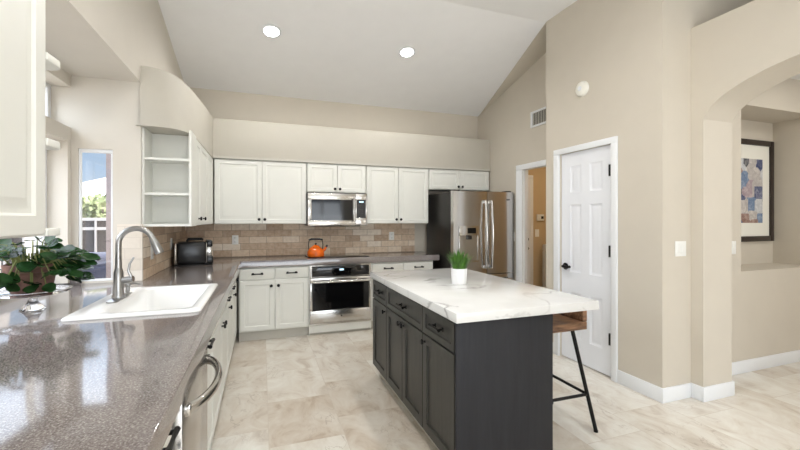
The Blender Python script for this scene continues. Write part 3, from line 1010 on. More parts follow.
# dishwasher
t = thing('dishwasher', 'stainless dishwasher with bowed bar handle under the worktop', 'dishwasher', (XF, 1.7, 0))
B('body', M['darkgrey'], t, (XF - 0.56, XF, 1.40, 2.015, 0.02, 0.838))
B('door', M['steel'], t, (XF + 0.001, XF + 0.045, 1.403, 2.012, 0.12, 0.80), bev=0.004)
B('control_strip', M['blackplastic'], t, (XF + 0.001, XF + 0.040, 1.403, 2.012, 0.803, 0.836), bev=0.003)
B('kick_board', M['blackplastic'], t, (XF - 0.06, XF - 0.02, 1.403, 2.012, 0.0, 0.115))
m = MB()
hp = []
for i in range(17):
    a = i / 16
    hp.append((XF + 0.045 + 0.075 * math.sin(PI * a) ** 0.55, 1.46 + 0.495 * a, 0.745))
m.tube(hp, [(0.014, 0.019)] * 17, 12)
for y in (1.46, 1.955):
    m.box(XF + 0.044, XF + 0.062, y - 0.018, y + 0.018, 0.727, 0.763, 0.005)
m.build('handle', M['steelh'], t)

# ------------------------------------------------------------------ sink
t = thing('kitchen_sink', 'white drop-in sink set in the brown worktop', 'sink', (-0.56, 2.62, 0.914))
def rrect(x0, x1, y0, y1, r, n=5):
    pts = []
    for cx, cy, a0 in ((x1 - r, y1 - r, 0), (x0 + r, y1 - r, PI / 2), (x0 + r, y0 + r, PI), (x1 - r, y0 + r, 1.5 * PI)):
        for i in range(n + 1):
            a = a0 + PI / 2 * i / n
            pts.append((cx + r * math.cos(a), cy + r * math.sin(a)))
    return pts
m = MB()
z = 0.914
rings = [(rrect(-0.872, -0.292, 2.178, 3.045, 0.03), z + 0.0005), (rrect(-0.872, -0.292, 2.178, 3.045, 0.03), z + 0.006),
         (rrect(-0.865, -0.299, 2.185, 3.038, 0.027), z + 0.013), (rrect(-0.725, -0.340, 2.245, 2.998, 0.05), z + 0.012),
         (rrect(-0.712, -0.350, 2.256, 2.987, 0.055), z + 0.002), (rrect(-0.700, -0.360, 2.268, 2.975, 0.06), z - 0.15),
         (rrect(-0.67, -0.39, 2.30, 2.945, 0.06), z - 0.185), (rrect(-0.56, -0.50, 2.59, 2.65, 0.02), z - 0.19)]
prev = None
for pts, zz in rings:
    cur = [m.bm.verts.new((p[0], p[1], zz)) for p in pts]
    if prev:
        for i in range(len(cur)):
            j = (i + 1) % len(cur)
            m.bm.faces.new((prev[i], prev[j], cur[j], cur[i]))
    prev = cur
m.bm.faces.new(prev)
m.build('basin', M['porcelain'], t, angle=50)
m = MB()
m.lathe([(0, z - 0.188), (0.035, z - 0.188), (0.038, z - 0.184), (0.03, z - 0.183), (0, z - 0.186)], 20, None, -0.53, 2.62)
m.build('drain', M['chrome'], t)

# faucet
fx, fy, fz = -0.772, 2.625, 0.927
t = thing('faucet', 'tall brushed nickel gooseneck faucet at the white sink', 'faucet', (fx, fy, fz))
m = MB()
m.prism([(fx + p[0], fy + p[1]) for p in rrect(-0.028, 0.028, -0.125, 0.125, 0.027)], fz - 0.0005, fz + 0.006, 0.002)
m.build('base_plate', M['chrome'], t)
m = MB()
m.lathe([(0, fz + 0.005), (0.032, fz + 0.005), (0.033, fz + 0.012), (0.027, fz + 0.03), (0.025, fz + 0.10), (0.024, fz + 0.15), (0.016, fz + 0.18), (0, fz + 0.18)], 24, None, fx, fy)
m.build('body', M['chrome'], t)
m = MB()
pts, rad = [], []
zc = fz + 0.315
R_ = 0.086
pts += [(fx, fy, fz + 0.16), (fx, fy, fz + 0.22), (fx, fy, zc)]
for i in range(1, 15):
    a = PI - (PI * 0.90) * i / 14
    pts.append((fx + R_ + R_ * math.cos(a), fy, zc + R_ * math.sin(a)))
m.tube(pts, [0.018] + [0.0155] * (len(pts) - 1), 14)
m.build('neck', M['chrome'], t)
m = MB()
e = Vector(pts[-1])
d_ = (Vector(pts[-1]) - Vector(pts[-2])).normalized()
m.tube([e - d_ * 0.004, e + d_ * 0.03, e + d_ * 0.085, e + d_ * 0.095], [0.0165, 0.021, 0.024, 0.021], 14)
m.build('spray_head', M['chrome'], t)
m = MB()
m.tube([(fx + 0.015, fy, fz + 0.105), (fx + 0.075, fy - 0.01, fz + 0.112)], [0.019, 0.018], 14)
m.tube([(fx + 0.066, fy - 0.01, fz + 0.12), (fx + 0.052, fy - 0.012, fz + 0.16), (fx + 0.058, fy - 0.012, fz + 0.20), (fx + 0.078, fy - 0.012, fz + 0.235)], [0.009, 0.007, 0.006, 0.005], 10)
m.build('lever', M['chrome'], t)
t = thing('soap_dispenser', 'small nickel soap dispenser beside the faucet', 'soap dispenser', (-0.775, 2.80, fz))
m = MB()
m.lathe([(0, fz - 0.0005), (0.021, fz - 0.0005), (0.021, fz + 0.006), (0.013, fz + 0.012), (0.011, fz + 0.04), (0.016, fz + 0.045), (0.016, fz + 0.062), (0, fz + 0.066)], 18, None, -0.775, 2.80)
m.build('body', M['chrome'], t)
m = MB()
m.tube([(-0.775, 2.80, fz + 0.056), (-0.74, 2.795, fz + 0.062), (-0.705, 2.79, fz + 0.052)], [0.008, 0.006, 0.005], 10)
m.build('spout', M['chrome'], t)

# ------------------------------------------------------------------ upper cabinets, back
YU = 4.95
def upper_back(label, x0, x1, z0, z1, kz):
    W = x1 - x0
    h = W / 2
    return cabinet('wall_cabinet', label, (x0, YU, z0), (1, 0, 0), (0, -1, 0), W, 0.325, z1 - z0, [
        ('door', 0.006, h - 0.003, 0.004, z1 - z0 - 0.008, ('knob', h - 0.032, kz)), ('door', h + 0.003, W - 0.006, 0.004, z1 - z0 - 0.008, ('knob', h + 0.032, kz))],
        M['cream'], group='cream wall cabinets')
upper_back('tall cream double wall cabinet between the corner and the microwave', -0.523, 0.522, 1.326, 2.087, 0.055)
upper_back('short cream wall cabinet directly above the microwave', 0.527, 1.282, 1.722, 2.087, 0.045)
upper_back('tall cream wall cabinet between microwave and refrigerator', 1.286, 2.175, 1.326, 2.087, 0.055)
upper_back('short cream wall cabinet above the refrigerator', 2.180, 3.145, 1.80, 2.087, 0.045)
# left wall cabinets
cabinet('wall_cabinet', 'cream corner wall cabinet beside the open shelves', (-0.551, 3.715, 1.326), (0, 1, 0), (1, 0, 0), 1.232, 0.315, 0.755, [
    ('door', 0.004, 0.268, 0.004, 0.748, ('knob', 0.125, 0.062)), ('door', 0.274, 0.75, 0.004, 0.748, ('knob', 0.40, 0.062)), ('door', 0.756, 1.20, 0.004, 0.748, None)], M['cream'], group='cream wall cabinets')
t = thing('open_shelf_cabinet', 'cream open shelf unit on the end of the corner cabinets', 'shelf unit', (-0.70, 3.59, 1.326))
B('body', M['cream'], t, (XL + 0.001, XL + 0.019, 3.464, 3.712, 1.326, 2.087), (-0.547, -0.529, 3.464, 3.712, 1.326, 2.087),
  (XL + 0.019, -0.547, 3.466, 3.695, 1.326, 1.345), (XL + 0.019, -0.547, 3.695, 3.712, 1.326, 2.087))
for zz in (1.572, 1.845):
    B('shelf', M['cream'], t, (XL + 0.019, -0.547, 3.474, 3.695, zz, zz + 0.018))
# near wall cabinet with rounded end shelves
cabinet('wall_cabinet', 'large cream wall cabinet beside the viewer with raised panel doors', (-0.553, 0.22, 1.336), (0, 1, 0), (1, 0, 0), 1.048, 0.315, 1.03, [
    ('door', 0.006, 0.512, 0.004, 1.022, ('knob', 0.475, 0.055)), ('door', 0.518, 1.047, 0.004, 1.022, ('knob', 0.555, 0.055))], M['cream'], group='cream wall cabinets')
t = thing('corner_shelf_unit', 'cream rounded end shelves on the side of the large near wall cabinet', 'shelf unit', (-0.70, 1.27, 1.336))
B('back_panel', M['cream'], t, (XL + 0.001, XL + 0.018, 1.270, 1.362, 1.336, 2.36))
for zz in (1.336, 1.575, 1.80, 2.05):
    m = MB()
    pts = [(XL + 0.019, 1.270), (-0.530, 1.270), (-0.530, 1.332)]
    for i in range(1, 7):
        a = PI / 2 * i / 6
        pts.append((-0.560 + 0.03 * math.cos(a), 1.332 + 0.03 * math.sin(a)))
    pts.append((XL + 0.019, 1.362))
    m.prism(pts, zz, zz + 0.02, 0.003)
    m.build('shelf', M['cream'], t)

# ------------------------------------------------------------------ appliances
# built-in oven
YO = 4.667
t = thing('wall_oven', 'stainless built-in oven with black glass door under the cooktop', 'oven', (0.905, 4.7, 0.135))
B('body', M['darkgrey'], t, (0.532, 1.276, 4.70, 5.22, 0.135, 0.835))
B('front_frame', M['steelh'], t, (0.531, 1.277, YO, 4.699, 0.127, 0.145), (0.531, 1.277, YO, 4.699, 0.822, 0.836),
  (0.531, 0.556, YO, 4.699, 0.70, 0.822), (1.253, 1.277, YO, 4.699, 0.70, 0.822), (0.531, 1.277, YO + 0.002, 4.699, 0.690, 0.70), (0.5312, 0.5355, YO + 0.004, 4.699, 0.14, 0.70), (1.2725, 1.2768, YO + 0.004, 4.699, 0.14, 0.70))
cp = B('control_panel', M['blackglass'], t, (0.557, 1.252, YO + 0.004, 4.699, 0.701, 0.821), bev=0.002)
B('display', M['clock'], cp, (0.885, 0.935, YO + 0.001, YO + 0.0035, 0.765, 0.785))
for i in range(6):
    B('button', M['darkgrey'], cp, (0.70 + 0.03 * i if i < 3 else 0.99 + 0.03 * (i - 3), 0.712 + 0.03 * i if i < 3 else 1.002 + 0.03 * (i - 3), YO + 0.002, YO + 0.0038, 0.745, 0.752))
dr = B('door', M['steelh'], t, (0.536, 1.272, YO - 0.012, YO + 0.02, 0.150, 0.295), (0.536, 1.272, YO - 0.012, YO + 0.02, 0.628, 0.684),
       (0.536, 0.560, YO - 0.012, YO + 0.02, 0.295, 0.628), (1.248, 1.272, YO - 0.012, YO + 0.02, 0.295, 0.628), bev=0.002)
B('window', M['blackglass'], dr, (0.560, 1.248, YO - 0.010, YO + 0.018, 0.295, 0.628))
m = MB()
m.tube([(0.565, YO - 0.055, 0.642), (1.243, YO - 0.055, 0.642)], 0.014, 14)
for x in (0.60, 1.208):
    m.tube([(x, YO - 0.052, 0.642), (x, YO - 0.011, 0.642)], 0.009, 10)
m.build('handle', M['steelh'], dr)
B('logo', M['darkgrey'], dr, (0.898, 0.914, YO - 0.0145, YO - 0.012, 0.212, 0.228), bev=0.001)
# cooktop
t = tag(B('cooktop', M['blackglass'], None, (0.53, 1.275, 4.735, 5.20, 0.9145, 0.921), bev=0.002), 'black glass cooktop set in the back worktop', 'cooktop')
# microwave
YM = 4.862
t = thing('microwave', 'stainless over-the-range microwave between the wall cabinets', 'microwave', (0.905, 5.0, 1.30))
B('body', M['darkgrey'], t, (0.529, 1.281, YM + 0.035, 5.27, 1.302, 1.719), bev=0.003)
B('vent_grille', M['darkvoid'], t, (0.60, 1.20, YM + 0.06, 5.1, 1.292, 1.301))
dr = B('door', M['steelh'], t, (0.530, 1.125, YM, YM + 0.034, 1.304, 1.368), (0.530, 1.125, YM, YM + 0.034, 1.628, 1.710),
       (0.530, 0.575, YM, YM + 0.034, 1.368, 1.628), (1.095, 1.125, YM, YM + 0.034, 1.368, 1.628), bev=0.002)
B('window', M['blackglass'], dr, (0.575, 1.095, YM + 0.003, YM + 0.03, 1.368, 1.628))
m = MB()
m.tube([(1.108, YM - 0.035, 1.36), (1.108, YM - 0.035, 1.64)], 0.010, 12)
for z in (1.375, 1.625):
    m.tube([(1.108, YM - 0.033, z), (1.108, YM + 0.001, z)], 0.007, 10)
m.build('handle', M['steelh'], dr)
cp = B('control_panel', M['steelh'], t, (1.128, 1.280, YM, YM + 0.034, 1.304, 1.398), (1.128, 1.280, YM, YM + 0.034, 1.632, 1.710),
       (1.128, 1.142, YM, YM + 0.034, 1.398, 1.632), (1.262, 1.280, YM, YM + 0.034, 1.398, 1.632), bev=0.002)
kp = B('keypad', M['blackplastic'], cp, (1.142, 1.262, YM + 0.002, YM + 0.03, 1.398, 1.632))
B('display', M['clock'], cp, (1.175, 1.232, YM + 0.0005, YM + 0.0018, 1.598, 1.613))
for r in range(6):
    for c in range(3):
        B('button', M['darkgrey'], cp, (1.155 + 0.034 * c, 1.178 + 0.034 * c, YM + 0.0002, YM + 0.0018, 1.42 + 0.027 * r, 1.436 + 0.027 * r))

# refrigerator, french doors
FX0, FX1, FY = 2.243, 3.128, 4.315
t = thing('refrigerator', 'stainless french door refrigerator with ice dispenser', 'refrigerator', (2.67, 4.7, 0))
B('body', M['darkgrey'], t, (FX0 + 0.008, FX1 - 0.008, FY + 0.085, 5.18, 0.02, 1.735), bev=0.006)
B('hinge_cover', M['darkgrey'], t, (FX0 + 0.02, FX0 + 0.10, FY + 0.03, FY + 0.14, 1.7355, 1.755), (FX1 - 0.10, FX1 - 0.02, FY + 0.03, FY + 0.14, 1.7355, 1.755), bev=0.004)
def bowed(x0, x1, z0, z1, bow=0.012, pw=0.6):
    """door slab with a gently bowed front"""
    m = MB()
    n = 12
    for i in range(n):
        a, b = i / n, (i + 1) / n
        xa, xb = x0 + (x1 - x0) * a, x0 + (x1 - x0) * b
        ya = FY + 0.008 - bow * max(0.0, math.sin(PI * a)) ** pw
        yb = FY + 0.008 - bow * max(0.0, math.sin(PI * b)) ** pw
        m.add([(xa, ya, z0), (xb, yb, z0), (xb, yb, z1), (xa, ya, z1), (xa, FY + 0.08, z0), (xb, FY + 0.08, z0), (xb, FY + 0.08, z1), (xa, FY + 0.08, z1)],
              [(0, 1, 2, 3), (4, 0, 3, 7) if i == 0 else (3, 2, 6, 7), (1, 5, 6, 2) if i == n - 1 else (0, 4, 5, 1), (3, 2, 6, 7), (4, 5, 1, 0), (7, 6, 5, 4)])
    bmesh.ops.remove_doubles(m.bm, verts=m.bm.verts, dist=0.0001)
    return m
SEAM = 2.725
ld_ = bowed(FX0, SEAM - 0.003, 0.685, 1.738).build('door', M['steel'], t)
rd_ = bowed(SEAM + 0.003, FX1, 0.685, 1.738, 0.008, 1.0).build('door', M['steel'], t)
fz_ = bowed(FX0, FX1, 0.08, 0.675, 0.010).build('drawer', M['steel'], t)
for x, par in ((SEAM - 0.045, ld_), (SEAM + 0.045, rd_)):
    m = MB()
    hp = []
    for i in range(13):
        a = i / 12
        hp.append((x, FY - 0.028 - 0.03 * math.sin(PI * a), 0.76 + 0.86 * a))
    m.tube(hp, [(0.015, 0.012)] * 13, 12)
    for z in (0.775, 1.605):
        m.box(x - 0.013, x + 0.013, FY - 0.035, FY + 0.004, z - 0.02, z + 0.02, 0.004)
    m.build('handle', M['steelh'], par)
m = MB()
m.tube([(FX0 + 0.06, FY - 0.045, 0.61), (FX1 - 0.06, FY - 0.045, 0.61)], 0.013, 12)
for x in (FX0 + 0.09, FX1 - 0.09):
    m.tube([(x, FY - 0.045, 0.61), (x, FY + 0.002, 0.61)], 0.010, 10)
m.build('handle', M['steelh'], fz_)
# dispenser on the left door
dp = B('dispenser', M['steelh'], ld_, (2.315, 2.595, FY - 0.014, FY - 0.006, 0.84, 0.862), (2.315, 2.595, FY - 0.014, FY - 0.006, 1.18, 1.30),
       (2.315, 2.335, FY - 0.014, FY - 0.006, 0.862, 1.18), (2.575, 2.595, FY - 0.014, FY - 0.006, 0.862, 1.18), bev=0.003)
m = MB()
m.box(2.335, 2.575, FY - 0.009, FY - 0.006, 0.862, 1.18)
m.build('recess', M['darkgrey'], dp) if False else m.build('recess', M['steelh'], dp)
B('display', M['blackglass'], dp, (2.43, 2.55, FY - 0.017, FY - 0.0145, 1.205, 1.275))
B('spout', M['darkgrey'], dp, (2.42, 2.48, FY - 0.035, FY - 0.010, 1.13, 1.178), bev=0.004)
B('logo', M['darkgrey'], rd_, (3.02, 3.06, FY - 0.006, FY + 0.001, 1.63, 1.645), bev=0.001)

# ------------------------------------------------------------------ island
IX0, IX1, IY0, IY1 = 0.945, 1.52, 1.765, 3.325
def isl():
    W = IY1 - IY0
    # local x runs from the far end toward the camera (-Y); outward is -X
    def seg(ya, yb):
        return IY1 - yb, IY1 - ya
    fr_ = []
    a, b = seg(2.925, 3.315)
    fr_.append(('drawer', a, b, 0.695, 0.850, ('pull', (a + b) / 2, 0.775)))
    fr_.append(('door', a, b, 0.105, 0.685, ('knob', b - 0.03, 0.645)))
    a, b = seg(2.192, 2.918)
    fr_.append(('drawer', a, b, 0.695, 0.850, ('pull', (a + b) / 2, 0.775)))
    c = (a + b) / 2
    fr_.append(('door', a, c - 0.003, 0.105, 0.685, ('knob', c - 0.035, 0.645)))
    fr_.append(('door', c + 0.003, b, 0.105, 0.685, ('knob', c + 0.035, 0.645)))
    a, b = seg(1.775, 2.185)
    fr_.append(('drawer', a, b, 0.695, 0.850, ('pull', (a + b) / 2, 0.775)))
    fr_.append(('door', a, b, 0.105, 0.685, ('knob', a + 0.035, 0.645)))
    return cabinet('kitchen_island', 'charcoal kitchen island cabinet with black pulls below the white top', (IX0, IY1, 0), (0, -1, 0), (-1, 0, 0), W, IX1 - IX0, 0.8635, fr_, M['charcoal'],
                   cat='kitchen island', style='shaker', extra=[(0, W - 0.018, -(IX1 - IX0), 0, 0.10, 0.8625), (0.0, W - 0.018, -(IX1 - IX0), -0.06, 0, 0.10)])
t = isl()
B('end_panel', M['charcoal_panel'], t, (IX0 - 0.022, IX1 + 0.004, 1.748, 1.764, 0.0, 0.8625), bev=0.0015)
B('kick_board', M['kick'], t, (IX0 + 0.046, IX0 + 0.058, 1.80, IY1, 0, 0.10))
m = MB()
m.prism([(0.905, 1.712), (1.822, 1.712), (1.822, 3.345), (0.905, 3.345)], 0.864, 0.914, 0.004)
tag(m.build('island_countertop', M['marble'], None), 'white grey-veined quartz top lying on the charcoal island', 'countertop')

# potted grass
px_, py_ = 1.345, 2.505
t = thing('potted_grass', 'bright green grass plant in a round white pot on the island', 'potted plant', (px_, py_, 0.914))
m = MB()
m.lathe([(0, 0.9143), (0.050, 0.9143), (0.053, 0.917), (0.058, 1.024), (0.057, 1.027), (0.052, 1.026), (0.050, 1.012), (0, 1.010)], 32, None, px_, py_)
m.build('pot', M['pot'], t)
m = MB()
for i in range(230):
    a = random.uniform(0, 2 * PI)
    r0 = 0.045 * math.sqrt(random.random())
    lean = r0 / 0.045 * random.uniform(0.3, 1.1) * 0.085 + 0.005
    h = random.uniform(0.10, 0.165) * (1 - 0.15 * r0 / 0.045)
    bx_, by_ = px_ + r0 * math.cos(a), py_ + r0 * math.sin(a)
    dx, dy = math.cos(a), math.sin(a)
    sx, sy = -dy, dx
    w0 = random.uniform(0.0028, 0.0048)
    pr = []
    for k_, (f, hh, ww) in enumerate(((0, 0, 1), (0.2, 0.4, 0.95), (0.55, 0.78, 0.7), (1.0, 1.0, 0.08))):
        c = (bx_ + dx * lean * f, by_ + dy * lean * f, 1.008 + h * hh)
        pr.append((c[0] - sx * w0 * ww, c[1] - sy * w0 * ww, c[2]))
        pr.append((c[0] + sx * w0 * ww, c[1] + sy * w0 * ww, c[2]))
    m.add(pr, [(0, 1, 3, 2), (2, 3, 5, 4), (4, 5, 7, 6)])
m.build('grass_blades', M['grassblade'], t)

# stool
t = thing('bar_stool', 'wooden bar stool with low back and black metal legs under the island overhang', 'stool', (1.75, 2.15, 0))
m = MB()
sx0, sx1, sy0, sy1 = 1.532, 1.958, 1.935, 2.375
m.box(sx0, sx1, sy0, sy1, 0.677, 0.728, 0.006)
m.build('seat', M['walnut'], t)
m = MB()
m.box(sx1 - 0.034, sx1, sy0, sy1, 0.7285, 0.812, 0.005)
bk = m.build('backrest', M['walnut'], t)
legs = [((1.895, 2.00, 0.676), (2.045, 1.95, 0.006)), ((1.895, 2.31, 0.676), (2.045, 2.36, 0.006)), ((1.62, 2.00, 0.676), (1.555, 1.96, 0.006)), ((1.62, 2.31, 0.676), (1.555, 2.35, 0.006))]
for a, b in legs:
    m = MB()
    m.tube([a, b], 0.0125, 12)
    m.lathe([(0, 0.0), (0.014, 0.0), (0.014, 0.012), (0, 0.012)], 12, None, b[0], b[1])
    m.build('leg', M['black'], t)
def on(leg, z):
    a, b = Vector(leg[0]), Vector(leg[1])
    f = (a.z - z) / (a.z - b.z)
    return a + (b - a) * f
for i, j in ((0, 1), (0, 2), (2, 3), (1, 3)):
    m = MB()
    m.tube([on(legs[i], 0.245), on(legs[j], 0.245)], 0.010, 10)
    m.build('footrest', M['black'], t)

# ------------------------------------------------------------------ worktop things
# kettle
kx, ky = 0.625, 4.86
t = thing('kettle', 'orange enamel kettle with black handle on the cooktop', 'kettle', (kx, ky, 0.921))
z = 0.9215
m = MB()
m.lathe([(0, z), (0.088, z), (0.100, z + 0.008), (0.105, z + 0.03), (0.100, z + 0.065), (0.078, z + 0.10), (0.052, z + 0.122), (0.045, z + 0.125), (0, z + 0.125)], 32, None, kx, ky)
m.build('body', M['orange'], t)
m = MB()
m.lathe([(0, z + 0.1255), (0.046, z + 0.1255), (0.04, z + 0.136), (0.012, z + 0.145), (0, z + 0.146)], 24, None, kx, ky)
ld2 = m.build('lid', M['orange'], t)
m = MB()
m.lathe([(0, z + 0.1455), (0.008, z + 0.1455), (0.014, z + 0.160), (0.010, z + 0.168), (0, z + 0.17)], 16, None, kx, ky)
m.build('knob', M['blackplastic'], ld2)
m = MB()
m.tube([(kx + 0.075, ky, z + 0.06), (kx + 0.11, ky, z + 0.085), (kx + 0.132, ky, z + 0.125)], [0.022, 0.016, 0.012], 12)
m.build('spout', M['orange'], t)
m = MB()
m.tube([(kx + 0.125, ky, z + 0.118), (kx + 0.145, ky, z + 0.140)], [0.015, 0.013], 10)
m.build('spout_cap', M['blackplastic'], t)
m = MB()
m.tube([(kx - 0.083, ky, z + 0.085), (kx - 0.088, ky, z + 0.15), (kx - 0.08, ky, z + 0.20)], 0.005, 8)
m.tube([(kx + 0.083, ky, z + 0.085), (kx + 0.088, ky, z + 0.15), (kx + 0.08, ky, z + 0.20)], 0.005, 8)
hd = m.build('handle', M['black'], t)
m = MB()
m.tube([(kx - 0.085, ky, z + 0.205), (kx - 0.05, ky, z + 0.215), (kx + 0.05, ky, z + 0.215), (kx + 0.085, ky, z + 0.205)], [0.011, 0.013, 0.013, 0.011], 12)
m.build('grip', M['blackplastic'], hd)

# toaster
t = thing('toaster', 'black and chrome toaster in the corner of the worktop', 'toaster', (-0.66, 4.50, 0.914))
T = Matrix.Translation((-0.665, 4.50, 0.914)) @ Matrix.Rotation(math.radians(10), 4, 'Z') @ Matrix.Diagonal((1.05, 1.0, 1.22, 1))
m = MB()
m.box(-0.145, 0.10, -0.12, 0.13, 0.012, 0.195, 0.018, T)
m.build('body', M['blackplastic'], t)
m = MB()
m.box(0.101, 0.108, -0.125, 0.135, 0.014, 0.19, 0.003, T)
m.build('side_trim', M['steelh'], t)
m = MB()
m.box(-0.168, -0.146, -0.115, 0.125, 0.014, 0.185, 0.010, T)
m.build('end_cap', M['steelh'], t)
m = MB()
m.box(0.109, 0.155, -0.10, 0.11, 0.075, 0.15, 0.006, T)
m.build('control_face', M['steelh'], t)
m = MB()
m.box(0.109, 0.165, -0.115, 0.125, 0.014, 0.073, 0.008, T)
m.box(0.109, 0.160, -0.115, 0.125, 0.152, 0.205, 0.010, T)
m.build('front_housing', M['blackplastic'], t)
m = MB()
m.box(-0.165, 0.16, -0.125, 0.135, 0.0003, 0.011, 0.003, T)
m.build('base', M['black'], t)
m = MB()
m.tube([(-0.06, 0, 0.196), (-0.05, 0, 0.215), (0.07, 0, 0.215), (0.08, 0, 0.206)], 0.012, 10, T)
m.build('rack_lever', M['black'], t)
m = MB()
m.tube([(-0.16, 0.12, 0.06), (-0.20, 0.14, 0.12), (-0.19, 0.16, 0.16), (-0.205, 0.10, 0.03), (-0.17, 0.12, 0.012)], 0.004, 6, T)
m.build('cord', M['black'], t)

# glass cake stand with potted plant
cx, cy = -1.125, 2.545
t = thing('cake_stand', 'clear glass pedestal stand carrying the potted plant', 'stand', (cx, cy, 0.914))
m = MB()
z = 0.9145
prof = [(0, z), (0.052, z), (0.054, z + 0.004), (0.040, z + 0.016), (0.024, z + 0.035), (0.018, z + 0.055), (0.022, z + 0.07), (0.045, z + 0.080), (0.0, z + 0.080)]
m.lathe(prof, 14, None, cx, cy)
m.build('pedestal', M['crystal'], t)
m = MB()
m.lathe([(0, z + 0.0805), (0.14, z + 0.0805), (0.158, z + 0.094), (0.160, z + 0.099), (0.155, z + 0.099), (0.138, z + 0.088), (0, z + 0.087)], 40, None, cx, cy)
m.build('plate', M['crystal'], t)
t = thing('potted_plant', 'round-leaved green houseplant in a weathered terracotta pot by the window', 'potted plant', (cx - 0.005, cy, z + 0.090))
zp = z + 0.0905
m = MB()
m.lathe([(0, zp), (0.078, zp), (0.082, zp + 0.006), (0.100, zp + 0.105), (0.107, zp + 0.108), (0.112, zp + 0.142), (0.105, zp + 0.146), (0.098, zp + 0.135), (0.097, zp + 0.115), (0, zp + 0.112)], 32, None, cx - 0.005, cy)
m.build('pot', M['terracotta'], t)
m = MB()
m.lathe([(0, zp + 0.1125), (0.095, zp + 0.1155), (0.095, zp + 0.118), (0.05, zp + 0.128), (0, zp + 0.125)], 24, None, cx - 0.005, cy)
m.build('soil', M['soil'], t)
rs = random.Random(11)
base_p = Vector((cx - 0.005, cy, zp + 0.12))
def leaf_mesh(c, ax, nrm, L, W):
    """rounded cupped leaf"""
    ax = ax.normalized()
    nrm = (nrm - ax * nrm.dot(ax)).normalized()
    sd = ax.cross(nrm)
    n = 12
    vs_ = [c + ax * (L * 0.48) - nrm * (0.10 * L)]
    for i in range(n):
        a = 2 * PI * i / n
        x = 0.5 - 0.5 * math.cos(a)
        y = 0.5 * math.sin(a) * (1.0 - 0.25 * (x - 0.5))
        vs_.append(c + ax * (L * x) + sd * (W * y) + nrm * (0.02 * L - 0.12 * L * (x > 0.85)))
    fs_ = [(0, i + 1, (i + 1) % n + 1) for i in range(n)]
    lb = MB()
    lb.add([tuple(v) for v in vs_], fs_)
    bmesh.ops.solidify(lb.bm, geom=lb.bm.faces[:], thickness=0.0018)
    return lb
sm_ = MB()
leaves = []
for i in range(84):
    a = rs.uniform(0, 2 * PI)
    if i % 3 == 0:
        a = rs.uniform(-0.9, 0.9)
    rr = rs.uniform(0.05, 0.20)
    hh = rs.uniform(0.02, 0.19) * (1.1 - rr / 0.32)
    tip = base_p + Vector((rr * math.cos(a), rr * math.sin(a), hh))
    if rr > 0.13:
        tip.z = base_p.z + rs.uniform(-0.07, 0.10)
    if i % 9 == 4:      # a few leaves hang in front of the pot
        a = rs.uniform(-2.0, -0.6)
        tip = base_p + Vector((0.125 * math.cos(a), 0.125 * math.sin(a), rs.uniform(-0.09, -0.01)))
    if tip.x < -1.385:
        tip.x = -1.385 + 0.02 * rs.random()
    st_ = base_p + Vector((0.06 * math.cos(a), 0.06 * math.sin(a), 0))
    mid_ = (st_ + tip) / 2 + Vector((0, 0, 0.06))
    sm_.tube([st_, mid_, tip], [0.004, 0.003, 0.002], 6)
    out_ = Vector((math.cos(a), math.sin(a), rs.uniform(-0.5, 0.4)))
    nr = Vector((rs.uniform(-0.5, 0.5) + 0.25, rs.uniform(-0.9, 0.1), rs.uniform(0.4, 1.0)))
    L = rs.uniform(0.06, 0.095)
    if tip.x + out_.normalized().x * L < -1.40:
        out_.x = abs(out_.x)
    leaves.append(leaf_mesh(tip, out_, nr, L, L * rs.uniform(0.8, 0.98)))
sm_.build('stems', M['stem'], t)
for lb in leaves:
    lb.build('leaf', M['leaf'], t)

# ------------------------------------------------------------------ wall fittings
def plate(name, label, origin, u, n, kind, cat, gangs=1):
    T = frame_mat(origin, u, n)
    t = thing(name, label, cat, origin)
    m = MB()
    hw = 0.037 + 0.022 * (gangs - 1)
    m.box(-hw, hw, 0.0005, 0.006, -0.058, 0.058, 0.003, T)
    m.build('cover_plate', M['plastic'], t)
    if kind == 'outlet':
        for dz in (-0.026, 0.026):
            m = MB()
            m.box(-0.017, 0.017, 0.0062, 0.009, dz - 0.015, dz + 0.015, 0.002, T)
            so = m.build('socket', M['plastic'], t)
            m = MB()
            m.box(-0.009, -0.006, 0.0092, 0.0096, dz - 0.006, dz + 0.007, 0, T)
            m.box(0.006, 0.009, 0.0092, 0.0096, dz - 0.006, dz + 0.007, 0, T)
            m.build('slots', M['darkgrey'], so)
    else:
        for g in range(gangs):
            m = MB()
            ox = (g - (gangs - 1) / 2) * 0.046
            m.box(ox - 0.016, ox + 0.016, 0.0062, 0.009, -0.032, 0.032, 0.002, T)
            m.build('rocker', M['plastic'], t)
    return t
yb_ = YB - 0.012
plate('wall_outlet', 'white outlet on the tile backsplash left of the orange kettle', (-0.315, yb_, 1.125), (1, 0, 0), (0, -1, 0), 'outlet', 'outlet')
plate('wall_outlet', 'white outlet on the tile backsplash between kettle and refrigerator', (1.745, yb_, 1.145), (1, 0, 0), (0, -1, 0), 'outlet', 'outlet')
plate('wall_outlet', 'white outlet on the side backsplash just behind the faucet spout', (XL + 0.012, 3.705, 1.11), (0, -1, 0), (1, 0, 0), 'outlet', 'outlet')
plate('wall_switch', 'white switch on the side backsplash next to the toaster', (XL + 0.012, 4.43, 1.135), (0, -1, 0), (1, 0, 0), 'switch', 'light switch')
plate('wall_switch', 'white switch on the tan wall beside the refrigerator', (XR, 4.37, 1.15), (0, -1, 0), (-1, 0, 0), 'switch', 'light switch')
plate('wall_switch', 'white double switch on the narrow wall beside the arch column', (3.030, 2.09, 1.155), (1, 0, 0), (0, -1, 0), 'switch', 'light switch', 2)
